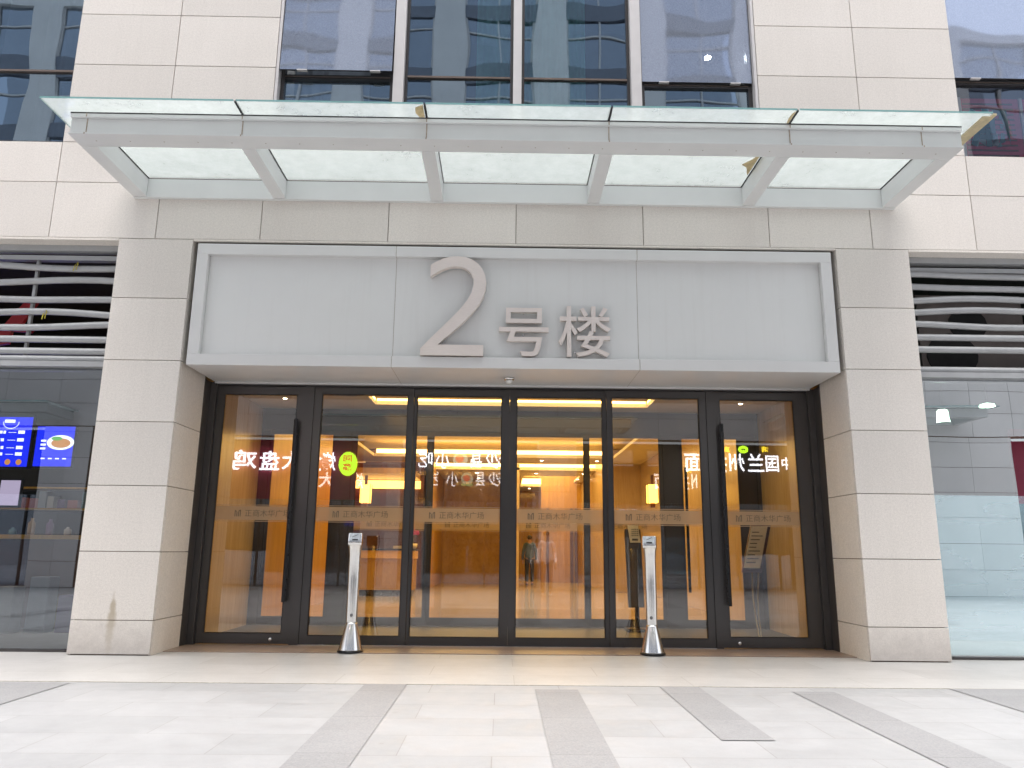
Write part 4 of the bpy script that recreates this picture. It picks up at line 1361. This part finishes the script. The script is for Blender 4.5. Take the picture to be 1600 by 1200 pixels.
tag(p2, 'brushed stainless post with conical base, the one right of the sliding doors')

# ------------------------------------------------------------------ the building across the street (mirrored in all the glass)
OY = -13.0
ob2 = empty('opposite_building', (0, OY, 0), 'grey stone building across the street, mirrored in the glass', 'building')
ow = MB()
oxs = [-19, -16.8, -14.9, -13.3, -11.6, -9.9, -8.2, -6.5, -4.9, -3.3, -1.6, 0, 1.6, 3.2, 4.8, 6.4, 8.0, 9.6, 11.2, 12.6, 13.9, 15.1, 17, 19]
for i in range(len(oxs) - 1):
    for a, b in ((4.62, 5.3), (5.3, 6.0), (6.0, 6.7)):
        ow.box(oxs[i] + .006, oxs[i + 1] - .006, OY - .03, OY, a + .006, b - .006)
for a, b in ((-11.3, -9.2), (-4.5, -3.3), (1.0, 2.2), (9.4, 10.8), (12.5, 15.0), (-13.6, -12.2), (-19, -17)):
    z = 0.005
    while z < 4.6:
        z1 = min(z + .74, 4.6)
        ow.box(a + .006, (a + b) / 2 - .004, OY - .03, OY, z + .006, z1 - .006)
        ow.box((a + b) / 2 + .004, b - .006, OY - .03, OY, z + .006, z1 - .006)
        z = z1
ow.build('stone_wall', 'opp_stone', ob2)
MB().box(-19, 19, OY - .3, OY - .032, 4.6, 6.7).build('wall_core', 'joint', ob2)
oc = MB()
for a, b in ((-11.3, -9.2), (-4.5, -3.3), (1.0, 2.2), (9.4, 10.8), (12.5, 15.0), (-13.6, -12.2), (-19, -17)):
    oc.box(a + .01, b - .01, OY - .3, OY - .032, 0.003, 4.6)
oc.build('pillar_core', 'joint', ob2)
# shop fronts under it
for a, b, mt in ((-9.2, -4.5, 'red'), (-3.3, 1.0, 'greywall'), (2.2, 9.4, 'darkbox'), (10.8, 12.5, 'darkbox'), (15.0, 19, 'red'), (-12.2, -11.3, 'darkbox'), (-17, -13.6, 'darkbox')):
    MB().box(a, b, OY - .9, OY - .8, 2.7, 4.6).build('shop_fascia', mt, ob2)
    f = MB()
    x = a
    while x < b:
        f.box(x, x + .06, OY - .95, OY - .88, .01, 2.69)
        x += 1.3
    so = f.build('shop_front', 'bronze', ob2)
    MB().add([(a, OY - .92, .02), (b, OY - .92, .02), (b, OY - .92, 2.69), (a, OY - .92, 2.69)], [(0, 1, 2, 3)]).build('shop_pane', 'opp_glass', so)
MB().box(-19, 19, OY - 5, OY - 4.9, .01, 4.6).build('shop_wall', 'greywall', ob2)
# upper storeys: stone piers, dark bays with windows
up = MB()
sill = MB()
TOWER = ((-9.1, 8.35, 6), (-19, -12.4, 5), (10.7, 18.25, 5))      # x from, x to, storeys
for xa, xb, ns_ in TOWER:
    for z in range(ns_):
        zb_ = 6.7 + z * 2.35
        sill.box(xa, xb, OY - .25, OY - .06, zb_, zb_ + .55)
up_x = [-19, -15.7, -12.4, -9.1, -5.8, -2.5, .8, 4.1, 7.4, 10.7, 14.0, 17.3]
def storeys(x):
    return 6 if -9.2 < x < 7.5 else 5 if x < -12.3 or x > 10.6 else 0
for x in up_x:
    hh = max(storeys(x), storeys(x - 1.2))
    if hh: up.box(x, x + .95, OY - .2, OY, 6.705, 6.7 + 2.35 * hh)
up.build('stone_pier', 'opp_stone', ob2)
sill.build('spandrel', plain('dark_spandrel', (.17, .19, .24), .4), ob2)
lit = MB()
for z in range(6):
    zb_ = 6.7 + z * 2.35
    for i in range(len(up_x) - 1):
        if z >= storeys(up_x[i] + .5) or not storeys(up_x[i + 1] - .5): continue
        a, b = up_x[i] + .952, up_x[i + 1] - .002
        f = MB()
        for xx in (a, (a + b) / 2 - .03, b - .06):
            f.box(xx, xx + .06, OY - .2, OY - .09, zb_ + .551, zb_ + 2.349)
        f.box(a + .06, b - .06, OY - .18, OY - .1, zb_ + 1.7, zb_ + 1.75)
        w = f.build('window', 'mullion', ob2)
        MB().add([(b - .06, OY - .15, zb_ + .551), (a + .06, OY - .15, zb_ + .551), (a + .06, OY - .15, zb_ + 2.349), (b - .06, OY - .15, zb_ + 2.349)], [(0, 1, 2, 3)]).build('pane', 'opp_glass', w)
        rr = random.random()
        if rr < .45:
            MB().box(a + .1, (a + b) / 2 - .1, OY - .35, OY - .3, zb_ + .6 + random.choice((0, .6, .9)), zb_ + 2.3).build('blind', plain('blue_white_blind', (.50, .56, .72), .8), w)
for xa, xb, ns_ in TOWER:
    zt_ = 6.7 + 2.35 * ns_
    MB().box(xa, xb, OY - 4, OY - 3.8, 6.7, zt_).build('room_wall', 'greywall', ob2)
    MB().box(xa, xb, OY - 4, OY, zt_ + .005, zt_ + .45).build('roof', 'opp_stone', ob2)
MB().box(-19, 19, OY - 4, OY - .305, 6.4, 6.69).build('podium_roof', 'opp_stone', ob2)
canopy(y0=OY, sgn=1, X=4.9, zb=4.78, ribs=(-4.8, -2.9, -1.0, .95, 2.9, 4.8), label='grey steel and glass canopy of the opposite building, mirrored across the sliding doors', xo=-1.2, simple=True, depth=1.4, name='opposite_canopy', group='canopies across the street')
canopy(y0=OY, sgn=1, X=3.2, zb=4.78, ribs=(-3.1, 0, 3.1), label='grey steel canopy across the street, mirrored in the left shop glass', xo=-16.0, simple=True, depth=1.4, name='opposite_canopy', group='canopies across the street')
canopy(y0=OY, sgn=1, X=2.6, zb=4.95, ribs=(-2.5, 0, 2.5), label='grey steel canopy across the street, mirrored in the right shop glass', xo=10.9, simple=True, depth=1.4, name='opposite_canopy', group='canopies across the street')

def rsign(name, chars, y, label, mat='sign_white', bold=.01):
    """chars: list of (character, mirrored left x, right x, z0, z1)"""
    o = empty(name, (chars[0][1], y, chars[0][3]), label, 'sign')
    for ch, x0, x1, z0, z1 in chars:
        t = text_mb(ch, x0, x1, z0, z1, y + .07, y + .05, bold=bold, flip=True)
        t.build('lit_character', mat, o)
    return o
SY = OY - .72
rsign('shop_sign', [('鸡', -8.80, -8.02, 3.60, 4.24), ('盘', -7.93, -7.30, 3.60, 4.22), ('大', -7.22, -6.60, 3.62, 4.22), ('鱼', -6.45, -5.95, 3.60, 4.20), ('烤', -5.93, -5.50, 3.60, 4.20)], SY,
      'white lit characters on a red fascia, mirrored in the left swing door', bold=.015)
dsk = empty('round_sign', (-5.1, SY, 3.5), 'round yellow green lit sign with two red characters', 'sign')
MB().sphere((-5.1, SY + .05, 3.83), .37, 20, (.82, .12, 1.05)).build('disc', 'sign_green', dsk)
text_mb('同', -5.24, -4.98, 3.90, 4.10, SY + .12, SY + .10, bold=.01, flip=True).build('lit_character', 'sign_red', dsk)
text_mb('鑫', -5.26, -4.96, 3.60, 3.84, SY + .12, SY + .10, bold=.01, flip=True).build('lit_character', 'sign_red', dsk)
rsign('shop_sign', [('吃', -2.85, -2.40, 3.75, 4.28), ('小', -2.30, -1.85, 3.72, 4.28), ('县', -1.17, -.80, 3.74, 4.28), ('沙', -.68, -.12, 3.74, 4.30)], SY,
      'white brush style lit characters mirrored in the left sliding door', bold=.004)
lg = empty('round_emblem', (-1.5, SY, 3.8), 'round pale emblem with a red and green figure among the brush style characters', 'sign')
MB().sphere((-1.5, SY + .04, 4.02), .24, 16, (1, .1, 1)).build('disc', emit('emblem_disc', (.75, .80, .60), 1.2), lg)
MB().sphere((-1.52, SY + .07, 4.04), .14, 12, (1, .1, .9)).build('emblem_fruit', emit('emblem_red', (.95, .20, .12), 1.5), lg)
MB().prism([(-1.74, 3.74), (-1.26, 3.74), (-1.30, 3.83), (-1.70, 3.83)], SY + .05, SY + .09).build('emblem_base', emit('emblem_green', (.25, .6, .25), 1.2), lg)
rsign('shop_sign', [('面', 5.75, 6.35, 3.70, 4.28), ('拉', 6.55, 7.12, 3.70, 4.30), ('州', 7.20, 7.70, 3.72, 4.30), ('兰', 7.80, 8.32, 3.72, 4.30), ('国', 8.38, 8.80, 3.72, 4.25), ('中', 8.90, 9.2, 3.8, 4.2)], SY,
      'white lit characters mirrored in the right swing door', bold=.012)
rsign('small_sign', [('真', 7.0, 7.24, 4.34, 4.52), ('清', 8.26, 8.50, 4.36, 4.54)], SY, 'two small yellow lit characters mirrored at the top of the right swing door', 'sign_yellow')
gdot = empty('green_dot_sign', (7.68, SY, 4.35), 'small oval green lit disc between the yellow characters', 'sign')
MB().sphere((7.68, SY + .04, 4.44), .14, 12, (1.2, .1, .9)).build('disc', 'sign_green', gdot)
MB().box(7.62, 7.74, SY + .056, SY + .058, 4.42, 4.46).build('disc_mark', 'leaf', gdot)
# the far ends of the street
MB().box(-60, -30, -40, 30, 0, 14).build('side_block', 'opp_stone')
tag(bpy.data.objects['side_block'], 'plain grey block closing the left end of the street', 'building')
